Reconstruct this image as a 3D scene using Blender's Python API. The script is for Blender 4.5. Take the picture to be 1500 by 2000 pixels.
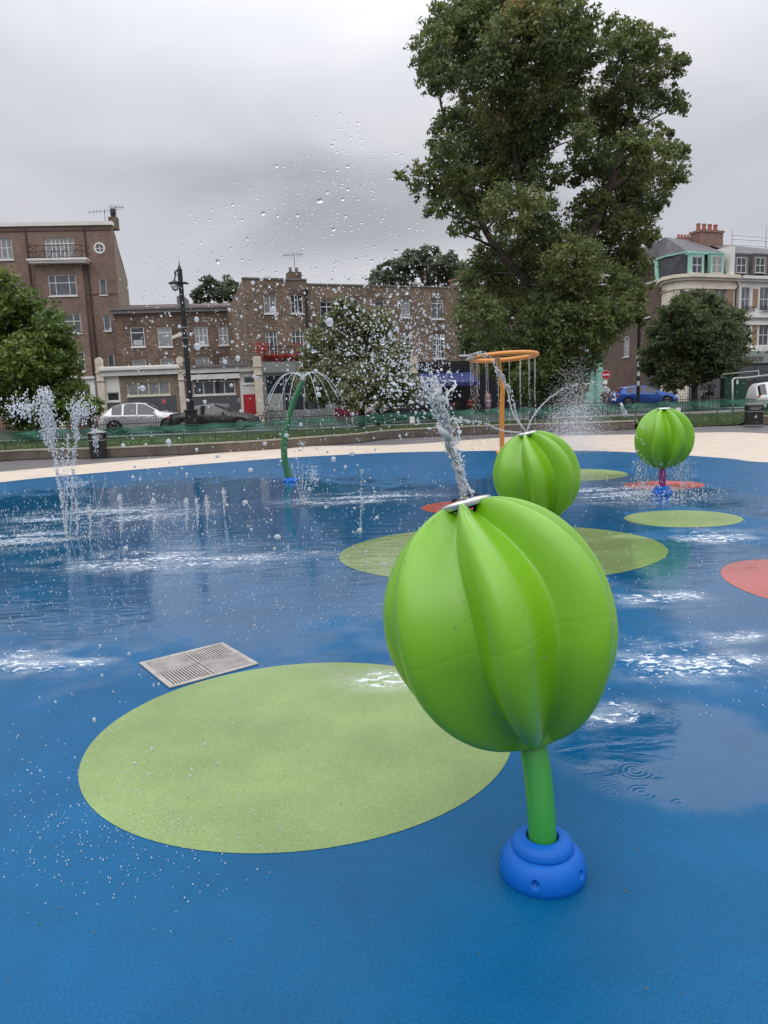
import bpy, bmesh, math, random
import numpy as np
from mathutils import Vector, Matrix
R = math.radians
random.seed(7); rng = np.random.default_rng(11)
for o in list(bpy.data.objects): bpy.data.objects.remove(o)
scene = bpy.context.scene
col = scene.collection

# ------------------------------------------------------------------ camera
FPX = 1444.0; PITCH = R(9.1); ROLL = R(2.34); EYE = 1.65
fw = Vector((0, math.cos(PITCH), -math.sin(PITCH)))
u0 = Vector((0, math.sin(PITCH), math.cos(PITCH)))
r0 = Vector((1, 0, 0))
rt = r0 * math.cos(ROLL) - u0 * math.sin(ROLL)
up = r0 * math.sin(ROLL) + u0 * math.cos(ROLL)
cam_pos = Vector((0, 0, EYE))
cd = bpy.data.cameras.new('camera'); cam = bpy.data.objects.new('camera', cd); col.objects.link(cam)
cd.sensor_fit = 'VERTICAL'; cd.sensor_height = 36.0; cd.sensor_width = 27.0; cd.lens = FPX / 2000 * 36.0
cd.clip_start = 0.05; cd.clip_end = 3000
m = Matrix((rt, up, -fw)).transposed().to_4x4(); m.translation = cam_pos
cam.matrix_world = m
scene.camera = cam
def ray(px, py): return fw * FPX + rt * (px - 750) - up * (py - 1000)
# ------------------------------------------------------------------ world: overcast sky
SUN_EL = R(58); SUN_ROT = R(150)
w = bpy.data.worlds.new('World'); scene.world = w; w.use_nodes = True
nt = w.node_tree; nt.nodes.clear(); N = nt.nodes; L = nt.links
def nd(t, **k):
    n = N.new(t)
    for a, b in k.items(): setattr(n, a, b)
    return n
out = nd('ShaderNodeOutputWorld'); bg = nd('ShaderNodeBackground')
sky = nd('ShaderNodeTexSky', sky_type='NISHITA', sun_disc=False, sun_elevation=SUN_EL, sun_rotation=SUN_ROT)
tc = nd('ShaderNodeTexCoord')
mp = nd('ShaderNodeMapping'); mp.inputs['Scale'].default_value = (1.3, 1.3, 3.2)
n1 = nd('ShaderNodeTexNoise'); n1.inputs['Scale'].default_value = 2.6; n1.inputs['Detail'].default_value = 4.0; n1.inputs['Roughness'].default_value = 0.36; n1.inputs['Distortion'].default_value = 0.5
mp.inputs['Location'].default_value = (0.35, 0.2, 0.45)
L.new(tc.outputs['Generated'], mp.inputs[0]); L.new(mp.outputs[0], n1.inputs[0])
cr = nd('ShaderNodeValToRGB')
el = cr.color_ramp.elements
el[0].position = 0.30; el[0].color = (0.475, 0.48, 0.53, 1)
el[1].position = 0.70; el[1].color = (0.62, 0.62, 0.635, 1)
e = cr.color_ramp.elements.new(0.48); e.color = (0.545, 0.55, 0.595, 1)
L.new(n1.outputs[0], cr.inputs[0])
sx = nd('ShaderNodeSeparateXYZ'); L.new(tc.outputs['Generated'], sx.inputs[0])
mr = nd('ShaderNodeMapRange'); mr.interpolation_type = 'SMOOTHSTEP'
mr.inputs[1].default_value = 0.22; mr.inputs[2].default_value = 0.92; mr.inputs[3].default_value = 0.98; mr.inputs[4].default_value = 3.7
L.new(sx.outputs[2], mr.inputs[0])
# one heavier grey cloud bank low over the terrace
cdir = ray(730, 440).normalized()
sv = nd('ShaderNodeVectorMath', operation='SUBTRACT'); L.new(tc.outputs['Generated'], sv.inputs[0]); sv.inputs[1].default_value = cdir
s2 = nd('ShaderNodeVectorMath', operation='MULTIPLY'); L.new(sv.outputs[0], s2.inputs[0]); s2.inputs[1].default_value = (1.0, 1.0, 2.6)
ln = nd('ShaderNodeVectorMath', operation='LENGTH'); L.new(s2.outputs[0], ln.inputs[0])
ad = nd('ShaderNodeMath', operation='MULTIPLY_ADD'); L.new(n1.outputs[0], ad.inputs[0]); ad.inputs[1].default_value = 0.5; L.new(ln.outputs['Value'], ad.inputs[2])
cm = nd('ShaderNodeMapRange'); cm.interpolation_type = 'SMOOTHSTEP'; cm.inputs[1].default_value = 0.24; cm.inputs[2].default_value = 0.50; cm.inputs[3].default_value = 0.82; cm.inputs[4].default_value = 1.08; L.new(ad.outputs[0], cm.inputs[0])
mm = nd('ShaderNodeMath', operation='MULTIPLY'); L.new(mr.outputs[0], mm.inputs[0]); L.new(cm.outputs[0], mm.inputs[1])
mu = nd('ShaderNodeVectorMath', operation='SCALE'); L.new(cr.outputs[0], mu.inputs[0]); L.new(mm.outputs[0], mu.inputs['Scale'])
sk = nd('ShaderNodeVectorMath', operation='SCALE'); L.new(sky.outputs[0], sk.inputs[0]); sk.inputs['Scale'].default_value = 0.10
mx = nd('ShaderNodeMix', data_type='RGBA'); mx.inputs[0].default_value = 0.94
L.new(sk.outputs[0], mx.inputs[6]); L.new(mu.outputs[0], mx.inputs[7])
L.new(mx.outputs[2], bg.inputs[0]); bg.inputs[1].default_value = 1.0
L.new(bg.outputs[0], out.inputs[0])
sl = bpy.data.lights.new('sun', 'SUN'); sl.energy = 0.5; sl.angle = R(60); sl.color = (1, 0.96, 0.9)
so = bpy.data.objects.new('sun', sl); col.objects.link(so)
so.rotation_euler = (R(32), 0, R(-25))
vs = scene.view_settings; vs.view_transform = 'Standard'; vs.look = 'None'; vs.exposure = 0.10; vs.gamma = 1.0
scene.cycles.max_bounces = 10; scene.cycles.transparent_max_bounces = 16; scene.cycles.transmission_bounces = 8
scene.cycles.caustics_reflective = False; scene.cycles.caustics_refractive = False

# ------------------------------------------------------------------ picture-to-place helpers
def G(px, py, z=0.0):
    d = ray(px, py); t = (z - EYE) / d.z; return cam_pos + d * t
def PY(px, py, Y):
    d = ray(px, py); return cam_pos + d * (Y / d.y)
def hor(px): return 769 - 0.0409 * (px - 750)
# ------------------------------------------------------------------ materials
MATS = {}
def mat(name, c, rough=0.6, metal=0.0, var=0.12, scale=6.0, bump=0.0, bscale=None, spec=0.5, coat=0.0, trans=0.0, ior=1.45, c2=None):
    if name in MATS: return MATS[name]
    m = bpy.data.materials.new(name); m.use_nodes = True; t = m.node_tree
    b = t.nodes['Principled BSDF']
    b.inputs['Roughness'].default_value = rough; b.inputs['Metallic'].default_value = metal
    b.inputs['IOR'].default_value = ior; b.inputs['Specular IOR Level'].default_value = spec
    b.inputs['Coat Weight'].default_value = coat; b.inputs['Transmission Weight'].default_value = trans
    b.inputs['Base Color'].default_value = (*c, 1)
    if var > 0 or c2:
        tcn = t.nodes.new('ShaderNodeTexCoord'); nz = t.nodes.new('ShaderNodeTexNoise')
        nz.inputs['Scale'].default_value = scale; nz.inputs['Detail'].default_value = 6; nz.inputs['Roughness'].default_value = 0.6
        t.links.new(tcn.outputs['Object'], nz.inputs[0])
        r = t.nodes.new('ShaderNodeValToRGB')
        a = c2 if c2 else tuple(x * (1 - var) for x in c)
        bb = c if c2 else tuple(min(1, x * (1 + var)) for x in c)
        r.color_ramp.elements[0].position = 0.32; r.color_ramp.elements[0].color = (*a, 1)
        r.color_ramp.elements[1].position = 0.68; r.color_ramp.elements[1].color = (*bb, 1)
        t.links.new(nz.outputs[0], r.inputs[0]); t.links.new(r.outputs[0], b.inputs['Base Color'])
        if bump > 0:
            n2 = t.nodes.new('ShaderNodeTexNoise'); n2.inputs['Scale'].default_value = bscale or scale * 5; n2.inputs['Detail'].default_value = 4
            t.links.new(tcn.outputs['Object'], n2.inputs[0])
            bp = t.nodes.new('ShaderNodeBump'); bp.inputs['Strength'].default_value = bump; bp.inputs['Distance'].default_value = 0.01
            t.links.new(n2.outputs[0], bp.inputs['Height']); t.links.new(bp.outputs[0], b.inputs['Normal'])
    MATS[name] = m; return m
def brick(name, c1, c2, mortar, soot=0.35):
    m = bpy.data.materials.new(name); m.use_nodes = True; t = m.node_tree; b = t.nodes['Principled BSDF']
    b.inputs['Roughness'].default_value = 0.85
    def n(k): return t.nodes.new(k)
    tcn = n('ShaderNodeTexCoord'); sp = n('ShaderNodeSeparateXYZ'); t.links.new(tcn.outputs['Object'], sp.inputs[0])
    ad = n('ShaderNodeMath'); ad.operation = 'ADD'; t.links.new(sp.outputs[0], ad.inputs[0]); t.links.new(sp.outputs[1], ad.inputs[1])
    cb = n('ShaderNodeCombineXYZ'); t.links.new(ad.outputs[0], cb.inputs[0]); t.links.new(sp.outputs[2], cb.inputs[1])
    bt = n('ShaderNodeTexBrick'); bt.inputs['Scale'].default_value = 1.0
    bt.inputs['Brick Width'].default_value = 0.23; bt.inputs['Row Height'].default_value = 0.095; bt.inputs['Mortar Size'].default_value = 0.013
    bt.inputs['Color1'].default_value = (*c1, 1); bt.inputs['Color2'].default_value = (*c2, 1); bt.inputs['Mortar'].default_value = (*mortar, 1)
    bt.inputs['Bias'].default_value = -0.1
    t.links.new(cb.outputs[0], bt.inputs[0])
    nz = n('ShaderNodeTexNoise'); nz.inputs['Scale'].default_value = 0.55; nz.inputs['Detail'].default_value = 8; nz.inputs['Roughness'].default_value = 0.65
    t.links.new(cb.outputs[0], nz.inputs[0])
    mp = n('ShaderNodeMapping'); mp.inputs['Scale'].default_value = (3.2, 12.5, 1); t.links.new(cb.outputs[0], mp.inputs[0])
    n2 = n('ShaderNodeTexNoise'); n2.inputs['Scale'].default_value = 1.0; n2.inputs['Detail'].default_value = 3; t.links.new(mp.outputs[0], n2.inputs[0])
    sm = n('ShaderNodeMath'); sm.operation = 'ADD'; t.links.new(nz.outputs[0], sm.inputs[0]); t.links.new(n2.outputs[0], sm.inputs[1])
    mr = n('ShaderNodeMapRange'); mr.inputs[1].default_value = 0.75; mr.inputs[2].default_value = 1.25; mr.inputs[3].default_value = 1 - soot; mr.inputs[4].default_value = 1 + soot
    t.links.new(sm.outputs[0], mr.inputs[0])
    vm = n('ShaderNodeVectorMath'); vm.operation = 'SCALE'; t.links.new(bt.outputs[0], vm.inputs[0]); t.links.new(mr.outputs[0], vm.inputs['Scale'])
    t.links.new(vm.outputs[0], b.inputs['Base Color'])
    bp = n('ShaderNodeBump'); bp.inputs['Strength'].default_value = 0.5; bp.inputs['Distance'].default_value = 0.01
    t.links.new(bt.outputs[1], bp.inputs['Height']); bp.invert = True; t.links.new(bp.outputs[0], b.inputs['Normal'])
    return m
# ------------------------------------------------------------------ mesh builder
class MB:
    def __init__(s): s.v = []; s.f = []
    def add(s, vs, fs):
        o = len(s.v); s.v += [tuple(x) for x in vs]; s.f += [tuple(i + o for i in f) for f in fs]; return s
    def box(s, x0, x1, y0, y1, z0, z1):
        v = [(x0,y0,z0),(x1,y0,z0),(x1,y1,z0),(x0,y1,z0),(x0,y0,z1),(x1,y0,z1),(x1,y1,z1),(x0,y1,z1)]
        return s.add(v, [(0,3,2,1),(4,5,6,7),(0,1,5,4),(1,2,6,5),(2,3,7,6),(3,0,4,7)])
    def quad(s, a, b, c, d): return s.add([a, b, c, d], [(0,1,2,3)])
    def tube(s, pts, r, n=8, cap=True, sq=None):
        pts = [Vector(p) for p in pts]; k = len(pts)
        rs = r if isinstance(r, (list, tuple)) else [r] * k
        prev = None; vs = []
        for i, p in enumerate(pts):
            t = (pts[min(i+1, k-1)] - pts[max(i-1, 0)])
            if t.length < 1e-9: t = Vector((0,0,1))
            t.normalize()
            if prev is None:
                a = Vector((0,0,1)) if abs(t.z) < 0.9 else Vector((1,0,0))
                x = t.cross(a).normalized()
            else:
                x = (prev - t * prev.dot(t))
                if x.length < 1e-6: x = t.orthogonal()
                x.normalize()
            prev = x; y = t.cross(x)
            for j in range(n):
                a = 2 * math.pi * j / n
                vs.append(p + (x * math.cos(a) + y * math.sin(a)) * rs[i])
        fs = []
        for i in range(k - 1):
            for j in range(n):
                fs.append((i*n+j, i*n+(j+1)%n, (i+1)*n+(j+1)%n, (i+1)*n+j))
        if cap: fs.append(tuple(range(n-1, -1, -1))); fs.append(tuple((k-1)*n+j for j in range(n)))
        return s.add(vs, fs)
    def bar(s, a, b, wd, ht):
        a = Vector(a); b = Vector(b); t = (b - a).normalized()
        u = Vector((0,0,1)) if abs(t.z) < 0.9 else Vector((1,0,0))
        x = t.cross(u).normalized() * wd / 2; y = x.normalized().cross(t).normalized() * ht / 2
        v = [a-x-y, a+x-y, a+x+y, a-x+y, b-x-y, b+x-y, b+x+y, b-x+y]
        return s.add(v, [(0,3,2,1),(4,5,6,7),(0,1,5,4),(1,2,6,5),(2,3,7,6),(3,0,4,7)])
    def lathe(s, prof, n=32, c=(0,0,0), M=None, cap=True):
        vs = []
        for r, z in prof:
            for j in range(n):
                a = 2 * math.pi * j / n; p = Vector((r*math.cos(a), r*math.sin(a), z))
                if M is not None: p = M @ p
                vs.append(p + Vector(c))
        fs = []
        for i in range(len(prof) - 1):
            for j in range(n): fs.append((i*n+j, i*n+(j+1)%n, (i+1)*n+(j+1)%n, (i+1)*n+j))
        if cap:
            fs.append(tuple(range(n-1, -1, -1))); fs.append(tuple((len(prof)-1)*n+j for j in range(n)))
        return s.add(vs, fs)
    def ball(s, c, r, n=12, sc=(1,1,1)):
        pr = [(r*math.sin(math.pi*i/n) * 1.0 + 1e-5, -r*math.cos(math.pi*i/n)) for i in range(n+1)]
        M = Matrix.Diagonal(Vector(sc))
        return s.lathe(pr, n*2, c, M)
    def prism(s, poly, z0, z1):
        n = len(poly); v = [(p[0],p[1],z0) for p in poly] + [(p[0],p[1],z1) for p in poly]
        fs = [tuple(range(n-1,-1,-1)), tuple(range(n, 2*n))] + [(i,(i+1)%n,n+(i+1)%n,n+i) for i in range(n)]
        return s.add(v, fs)
    def build(s, name, m, parent=None, smooth=False, bevel=0.0, ang=None):
        me = bpy.data.meshes.new(name); me.from_pydata(s.v, [], s.f); me.update()
        if smooth or ang:
            for p in me.polygons: p.use_smooth = True
        if ang:
            me.set_sharp_from_angle(angle=R(ang))
        if m: me.materials.append(m)
        o = bpy.data.objects.new(name, me); col.objects.link(o)
        if parent is not None: o.parent = parent
        if bevel > 0:
            md = o.modifiers.new('bevel', 'BEVEL'); md.width = bevel; md.segments = 2; md.limit_method = 'ANGLE'
        return o
def np_mesh(name, V, Fq, m, parent=None, smooth=False, attr=None):
    me = bpy.data.meshes.new(name); V = np.asarray(V, dtype=np.float32); Fq = np.asarray(Fq, dtype=np.int32)
    k = Fq.shape[1]
    me.vertices.add(len(V)); me.vertices.foreach_set('co', V.ravel())
    me.loops.add(Fq.size); me.loops.foreach_set('vertex_index', Fq.ravel())
    me.polygons.add(len(Fq)); me.polygons.foreach_set('loop_start', np.arange(0, Fq.size, k, dtype=np.int32))
    me.polygons.foreach_set('loop_total', np.full(len(Fq), k, dtype=np.int32))
    if smooth: me.polygons.foreach_set('use_smooth', np.ones(len(Fq), dtype=bool))
    me.update(calc_edges=True)
    if attr is not None:
        a = me.attributes.new('tone', 'FLOAT', 'FACE'); a.data.foreach_set('value', np.asarray(attr, dtype=np.float32))
    me.materials.append(m)
    o = bpy.data.objects.new(name, me); col.objects.link(o)
    if parent is not None: o.parent = parent
    return o
def tag(o, label=None, cat=None, group=None, kind=None):
    if label: o['label'] = label
    if cat: o['category'] = cat
    if group: o['group'] = group
    if kind: o['kind'] = kind
    return o
def thing(name, label, cat, loc=(0,0,0), rz=0.0, group=None):
    o = bpy.data.objects.new(name, None); col.objects.link(o); o.location = loc; o.rotation_euler = (0,0,rz)
    o.empty_display_size = 0.2
    return tag(o, label, cat, group)
def copy_tree(o, parent=None):
    c = o.copy(); col.objects.link(c)
    c.parent = parent
    for ch in [x for x in bpy.data.objects if x.parent == o]: copy_tree(ch, c)
    return c
def smooth_curve(pts, n=8, closed=False):
    P = [Vector(p) for p in pts]; k = len(P); res = []
    rngk = k if closed else k - 1
    for i in range(rngk):
        p0 = P[(i-1) % k] if (closed or i > 0) else P[0]; p1 = P[i]; p2 = P[(i+1) % k]; p3 = P[(i+2) % k] if (closed or i < k-2) else P[-1]
        for j in range(n):
            t = j / n
            res.append(0.5*((2*p1)+(-p0+p2)*t+(2*p0-5*p1+4*p2-p3)*t*t+(-p0+3*p1-3*p2+p3)*t**3))
    if not closed: res.append(P[-1])
    return res
# ================================================================== GROUND
def ell(cx, cy, wd, ht):
    a = G(cx, cy - ht/2); b = G(cx, cy + ht/2); c = (a + b) / 2
    h = G(cx - wd/2, cy); k = G(cx + wd/2, cy)
    return (c.x, c.y, (k - h).length / 2, (a - b).length / 2)
# film of standing water, thin-foam areas: laid out on the pad in world metres
WET = [ell(560, 1125, 1700, 350), ell(1330, 1250, 560, 560), ell(1090, 1000, 800, 150), ell(1300, 1470, 520, 200), ell(300, 1000, 900, 120)]
DRY = [ell(1330, 1014, 300, 60), ell(1320, 1045, 360, 26), ell(130, 1480, 420, 260)]
FOAM = [ell(90, 1292, 480, 80), ell(760, 1330, 300, 66), ell(1330, 1300, 460, 170), ell(1430, 1245, 240, 46), ell(1430, 1290, 300, 40),
        ell(1220, 968, 460, 66), ell(1390, 1050, 330, 46), ell(1010, 1390, 360, 160), ell(350, 1095, 800, 70), ell(0, 1060, 560, 60), ell(200, 1010, 600, 60),
        ell(700, 975, 500, 40), ell(1180, 1395, 300, 90), ell(1290, 1170, 330, 90)]
def mask_nodes(t, lst, P):
    cur = None
    for (cx, cy, rx, ry) in lst:
        s = t.nodes.new('ShaderNodeVectorMath'); s.operation = 'SUBTRACT'; t.links.new(P, s.inputs[0]); s.inputs[1].default_value = (cx, cy, 0)
        k = t.nodes.new('ShaderNodeVectorMath'); k.operation = 'MULTIPLY'; t.links.new(s.outputs[0], k.inputs[0]); k.inputs[1].default_value = (1/rx, 1/ry, 0)
        l = t.nodes.new('ShaderNodeVectorMath'); l.operation = 'LENGTH'; t.links.new(k.outputs[0], l.inputs[0])
        q = t.nodes.new('ShaderNodeMath'); q.operation = 'SUBTRACT'; q.inputs[0].default_value = 1.0; t.links.new(l.outputs['Value'], q.inputs[1])
        if cur is None: cur = q.outputs[0]
        else:
            mm = t.nodes.new('ShaderNodeMath'); mm.operation = 'MAXIMUM'; t.links.new(cur, mm.inputs[0]); t.links.new(q.outputs[0], mm.inputs[1]); cur = mm.outputs[0]
    return cur
RINGS = [(G(x, y).x, G(x, y).y, r_) for x, y, r_ in [(1115,1552,.12),(1190,1545,.10),(1255,1548,.08),(1080,1590,.06),(860,1475,.10),(905,1520,.11),(880,1545,.08),(930,1560,.07),(1240,1505,.10),(960,1500,.09),(1330,1570,.07),(1180,1600,.06)]]
def make_wet_group():
    g = bpy.data.node_groups.new('wet_masks', 'ShaderNodeTree')
    for nme in ('Wet', 'Foam', 'Ripple', 'Grain'): g.interface.new_socket(nme, in_out='OUTPUT', socket_type='NodeSocketFloat')
    n = g.nodes; l = g.links
    go = n.new('NodeGroupOutput'); ge = n.new('ShaderNodeNewGeometry'); P = ge.outputs['Position']
    def noise(sc, det=4, rough=0.55, scale3=(1,1,1), dist=0.0, loc=(0,0,0)):
        mp = n.new('ShaderNodeMapping'); mp.inputs['Scale'].default_value = scale3; mp.inputs['Location'].default_value = loc; l.new(P, mp.inputs[0])
        z = n.new('ShaderNodeTexNoise'); z.inputs['Scale'].default_value = sc; z.inputs['Detail'].default_value = det; z.inputs['Roughness'].default_value = rough; z.inputs['Distortion'].default_value = dist
        l.new(mp.outputs[0], z.inputs[0]); return z.outputs[0]
    def math_(op, a, b=None, c=None, clamp=False):
        k = n.new('ShaderNodeMath'); k.operation = op; k.use_clamp = clamp
        for i, v in enumerate((a, b, c)):
            if v is None: continue
            if isinstance(v, (int, float)): k.inputs[i].default_value = v
            else: l.new(v, k.inputs[i])
        return k.outputs[0]
    def sstep(v, a, b, lo=0.0, hi=1.0):
        k = n.new('ShaderNodeMapRange'); k.interpolation_type = 'SMOOTHSTEP'
        for i, x in zip((1,2,3,4), (a,b,lo,hi)): k.inputs[i].default_value = x
        l.new(v, k.inputs[0]); return k.outputs[0]
    wm = mask_nodes(g, WET, P); dm = mask_nodes(g, DRY, P)
    big = noise(1.1, 5, 0.6); mid = noise(3.4, 4, 0.6, loc=(3,1,0))
    wv = math_('ADD', wm, math_('MULTIPLY', math_('SUBTRACT', big, 0.5), 1.1))
    wv = math_('SUBTRACT', wv, math_('MULTIPLY', math_('MAXIMUM', dm, 0.0), 1.6))
    wv = math_('ADD', wv, math_('MULTIPLY', math_('SUBTRACT', mid, 0.5), 0.55))
    wet = sstep(wv, -0.12, 0.26)
    l.new(wet, go.inputs['Wet'])
    fm = mask_nodes(g, FOAM, P)
    fn = noise(17, 7, 0.66, (0.8, 1.25, 1), 0.8, (2,5,0)); cl = noise(1.6, 3, 0.6, (0.35, 1.5, 1), 0.3, (7,2,0))
    dens = math_('MULTIPLY', sstep(fm, 0.0, 0.75), sstep(cl, 0.30, 0.56))
    thr = math_('SUBTRACT', 0.715, math_('MULTIPLY', dens, 0.235))
    foam = math_('MULTIPLY', sstep(math_('SUBTRACT', fn, thr), 0.0, 0.085), 0.85)
    vr = n.new('ShaderNodeTexVoronoi'); vr.inputs['Scale'].default_value = 42; l.new(P, vr.inputs[0])
    bub = math_('MULTIPLY', sstep(vr.outputs['Distance'], 0.16, 0.10), sstep(math_('MULTIPLY', dens, mid), 0.12, 0.3))
    foam = math_('MAXIMUM', foam, math_('MULTIPLY', bub, 0.8))
    foam = math_('MULTIPLY', foam, sstep(fm, 0.0, 0.05))
    foam = math_('MAXIMUM', foam, math_('MULTIPLY', dens, math_('MULTIPLY', sstep(mid, 0.35, 0.7), 0.36)))
    l.new(foam, go.inputs['Foam'])
    r1 = noise(4.5, 3, 0.55, (0.6, 1.5, 1), 0.5); r2 = noise(22, 3, 0.6, (0.8, 1.2, 1), 0.6, (1,1,0))
    act = sstep(noise(0.7, 2, 0.5, loc=(9,4,0)), 0.35, 0.65, 0.25, 1.0)
    rip = math_('ADD', math_('MULTIPLY', r1, 0.42), math_('MULTIPLY', math_('MULTIPLY', r2, 0.13), act))
    for i, (cx, cy, r_) in enumerate(RINGS):
        s = n.new('ShaderNodeVectorMath'); s.operation = 'DISTANCE'; l.new(P, s.inputs[0]); s.inputs[1].default_value = (cx, cy, 0)
        wv_ = math_('SINE', math_('MULTIPLY', s.outputs['Value'], 260.0)); env = sstep(s.outputs['Value'], r_*.35, r_, 1.0, 0.0)
        rip = math_('ADD', rip, math_('MULTIPLY', math_('MULTIPLY', wv_, env), 0.05))
    l.new(rip, go.inputs['Ripple'])
    l.new(math_('ADD', math_('MULTIPLY', noise(230, 2, 0.8), .6), math_('MULTIPLY', noise(95, 3, 0.8, loc=(3,3,0)), .4)), go.inputs['Grain'])
    return g
WG = make_wet_group()
def pad_material(name, base, dark, dull=0.36):
    m = bpy.data.materials.new(name); m.use_nodes = True; t = m.node_tree; b = t.nodes['Principled BSDF']
    gr = t.nodes.new('ShaderNodeGroup'); gr.node_tree = WG
    def n(k): return t.nodes.new(k)
    cr = n('ShaderNodeValToRGB'); cr.color_ramp.elements[0].position = 0.33; cr.color_ramp.elements[0].color = (*dark, 1)
    cr.color_ramp.elements[1].position = 0.60; cr.color_ramp.elements[1].color = (*base, 1)
    t.links.new(gr.outputs['Grain'], cr.inputs[0])
    tcn = n('ShaderNodeNewGeometry'); nz = n('ShaderNodeTexNoise'); nz.inputs['Scale'].default_value = 1.3; nz.inputs['Detail'].default_value = 9; nz.inputs['Roughness'].default_value = 0.62
    t.links.new(tcn.outputs['Position'], nz.inputs[0])
    va = n('ShaderNodeMapRange'); va.inputs[1].default_value = .3; va.inputs[2].default_value = .7; va.inputs[3].default_value = .80; va.inputs[4].default_value = 1.16; t.links.new(nz.outputs[0], va.inputs[0])
    wd = n('ShaderNodeMapRange'); wd.inputs[3].default_value = 1.0; wd.inputs[4].default_value = 0.85; t.links.new(gr.outputs['Wet'], wd.inputs[0])
    mm = n('ShaderNodeMath'); mm.operation = 'MULTIPLY'; t.links.new(va.outputs[0], mm.inputs[0]); t.links.new(wd.outputs[0], mm.inputs[1])
    vm = n('ShaderNodeVectorMath'); vm.operation = 'SCALE'; t.links.new(cr.outputs[0], vm.inputs[0]); t.links.new(mm.outputs[0], vm.inputs['Scale'])
    mx = n('ShaderNodeMix'); mx.data_type = 'RGBA'; t.links.new(gr.outputs['Foam'], mx.inputs[0]); t.links.new(vm.outputs[0], mx.inputs[6]); mx.inputs[7].default_value = (0.62, 0.66, 0.70, 1)
    t.links.new(mx.outputs[2], b.inputs['Base Color'])
    ro = n('ShaderNodeMapRange'); ro.inputs[3].default_value = dull; ro.inputs[4].default_value = 0.06; t.links.new(gr.outputs['Wet'], ro.inputs[0])
    rf = n('ShaderNodeMix'); t.links.new(gr.outputs['Foam'], rf.inputs[0]); t.links.new(ro.outputs[0], rf.inputs[2]); rf.inputs[3].default_value = 0.6
    t.links.new(rf.outputs[0], b.inputs['Roughness'])
    b.inputs['IOR'].default_value = 1.5
    sp_ = n('ShaderNodeMapRange'); sp_.inputs[3].default_value = 0.12; sp_.inputs[4].default_value = 0.62; t.links.new(gr.outputs['Wet'], sp_.inputs[0]); t.links.new(sp_.outputs[0], b.inputs['Specular IOR Level'])
    # heights: granules where only damp, ripples where there is a film
    b1 = n('ShaderNodeBump'); b1.inputs['Distance'].default_value = 0.003
    inv = n('ShaderNodeMapRange'); inv.inputs[3].default_value = 0.5; inv.inputs[4].default_value = 0.0; t.links.new(gr.outputs['Wet'], inv.inputs[0])
    t.links.new(inv.outputs[0], b1.inputs['Strength']); t.links.new(gr.outputs['Grain'], b1.inputs['Height'])
    b2 = n('ShaderNodeBump'); b2.inputs['Distance'].default_value = 0.016
    w2 = n('ShaderNodeMath'); w2.operation = 'MULTIPLY'; w2.inputs[1].default_value = 0.55; t.links.new(gr.outputs['Wet'], w2.inputs[0])
    t.links.new(w2.outputs[0], b2.inputs['Strength']); t.links.new(gr.outputs['Ripple'], b2.inputs['Height']); t.links.new(b1.outputs[0], b2.inputs['Normal'])
    t.links.new(b2.outputs[0], b.inputs['Normal'])
    return m
M_blue = pad_material('blue_rubber', (0.0025, 0.108, 0.250), (0.0010, 0.038, 0.105), 0.33)
M_lime = pad_material('lime_rubber', (0.245, 0.335, 0.135), (0.120, 0.180, 0.065), 0.33)
M_red = pad_material('red_rubber', (0.50, 0.105, 0.080), (0.28, 0.045, 0.03), 0.33)
M_asph = mat('asphalt', (0.060, 0.060, 0.064), 0.75, var=0.25, scale=1.5, bump=0.4, bscale=60)
M_path = mat('tarmac_path', (0.105, 0.098, 0.100), 0.45, var=0.22, scale=1.1, bump=0.3, bscale=80)
M_conc = mat('cream_paving', (0.50, 0.42, 0.335), 0.55, var=0.10, scale=1.7, bump=0.1, bscale=60)

def sheet(name, poly, z, m, kind='structure'):
    bm = bmesh.new(); vs = [bm.verts.new((p[0], p[1], z)) for p in poly]; f = bm.faces.new(vs); f.normal_update()
    if f.normal.z < 0: f.normal_flip()
    bmesh.ops.triangulate(bm, faces=[f]); me = bpy.data.meshes.new(name); bm.to_mesh(me); bm.free()
    me.materials.append(m); o = bpy.data.objects.new(name, me); col.objects.link(o); o['kind'] = kind; return o
sheet('ground', [(-900,-300),(900,-300),(900,1500),(-900,1500)], -0.03, M_asph)
# tarmac path in front of the retaining wall, cream paving round the pad, then the blue pad
far_px = [(-260,935),(0,900),(215,893),(473,881),(620,870),(700,864),(780,855),(976,846),(1116,842),(1240,838),(1353,833),(1490,829),(1640,828),(1800,830)]
wall_base = [G(x, y) for x, y in far_px]
# in the photograph cream paving starts here
conc_px = [(-260,945),(0,921),(300,895),(475,880),(600,871),(780,868),(1000,853),(1140,850),(1300,846),(1420,843.6),(1500,846),(1640,852),(1800,866)]
conc_edge = smooth_curve([G(x, y) for x, y in conc_px], 6)
sheet('path', [(-60, 12), (-60, -8), (60, -8), (60, 30), (wall_base[-1].x, wall_base[-1].y+0.3)] + [(p.x, p.y+0.3) for p in reversed(wall_base[:-1])], -0.018, M_path)
sheet('paving', [(-30, -6), (30, -6), (24, 14)] + [(p.x, p.y) for p in reversed(conc_edge)] + [(-24, 14)], -0.009, M_conc)
blue_px = [(0,942),(150,927),(300,914),(450,902),(568,893.5),(750,884.5),(870,881.5),(1000,880),(1130,880),(1250,884),(1350,890),(1430,896),(1500,903)]
blue_edge = [G(x, y) for x, y in blue_px]
rest = [Vector(p) for p in [(9.6,12.4,0),(11,8,0),(10.5,3,0),(8,-2,0),(3,-5,0),(-3,-5.5,0),(-9,-3,0),(-12.5,2,0),(-13,7.5,0),(-11.6,12.5,0)]]
sheet('splash_pad', [(p.x, p.y) for p in smooth_curve(blue_edge + rest, 8, True)], 0.0, M_blue)
for (x1,y1,x2,y2) in [(325,901,412,914)]:
    pass
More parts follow.
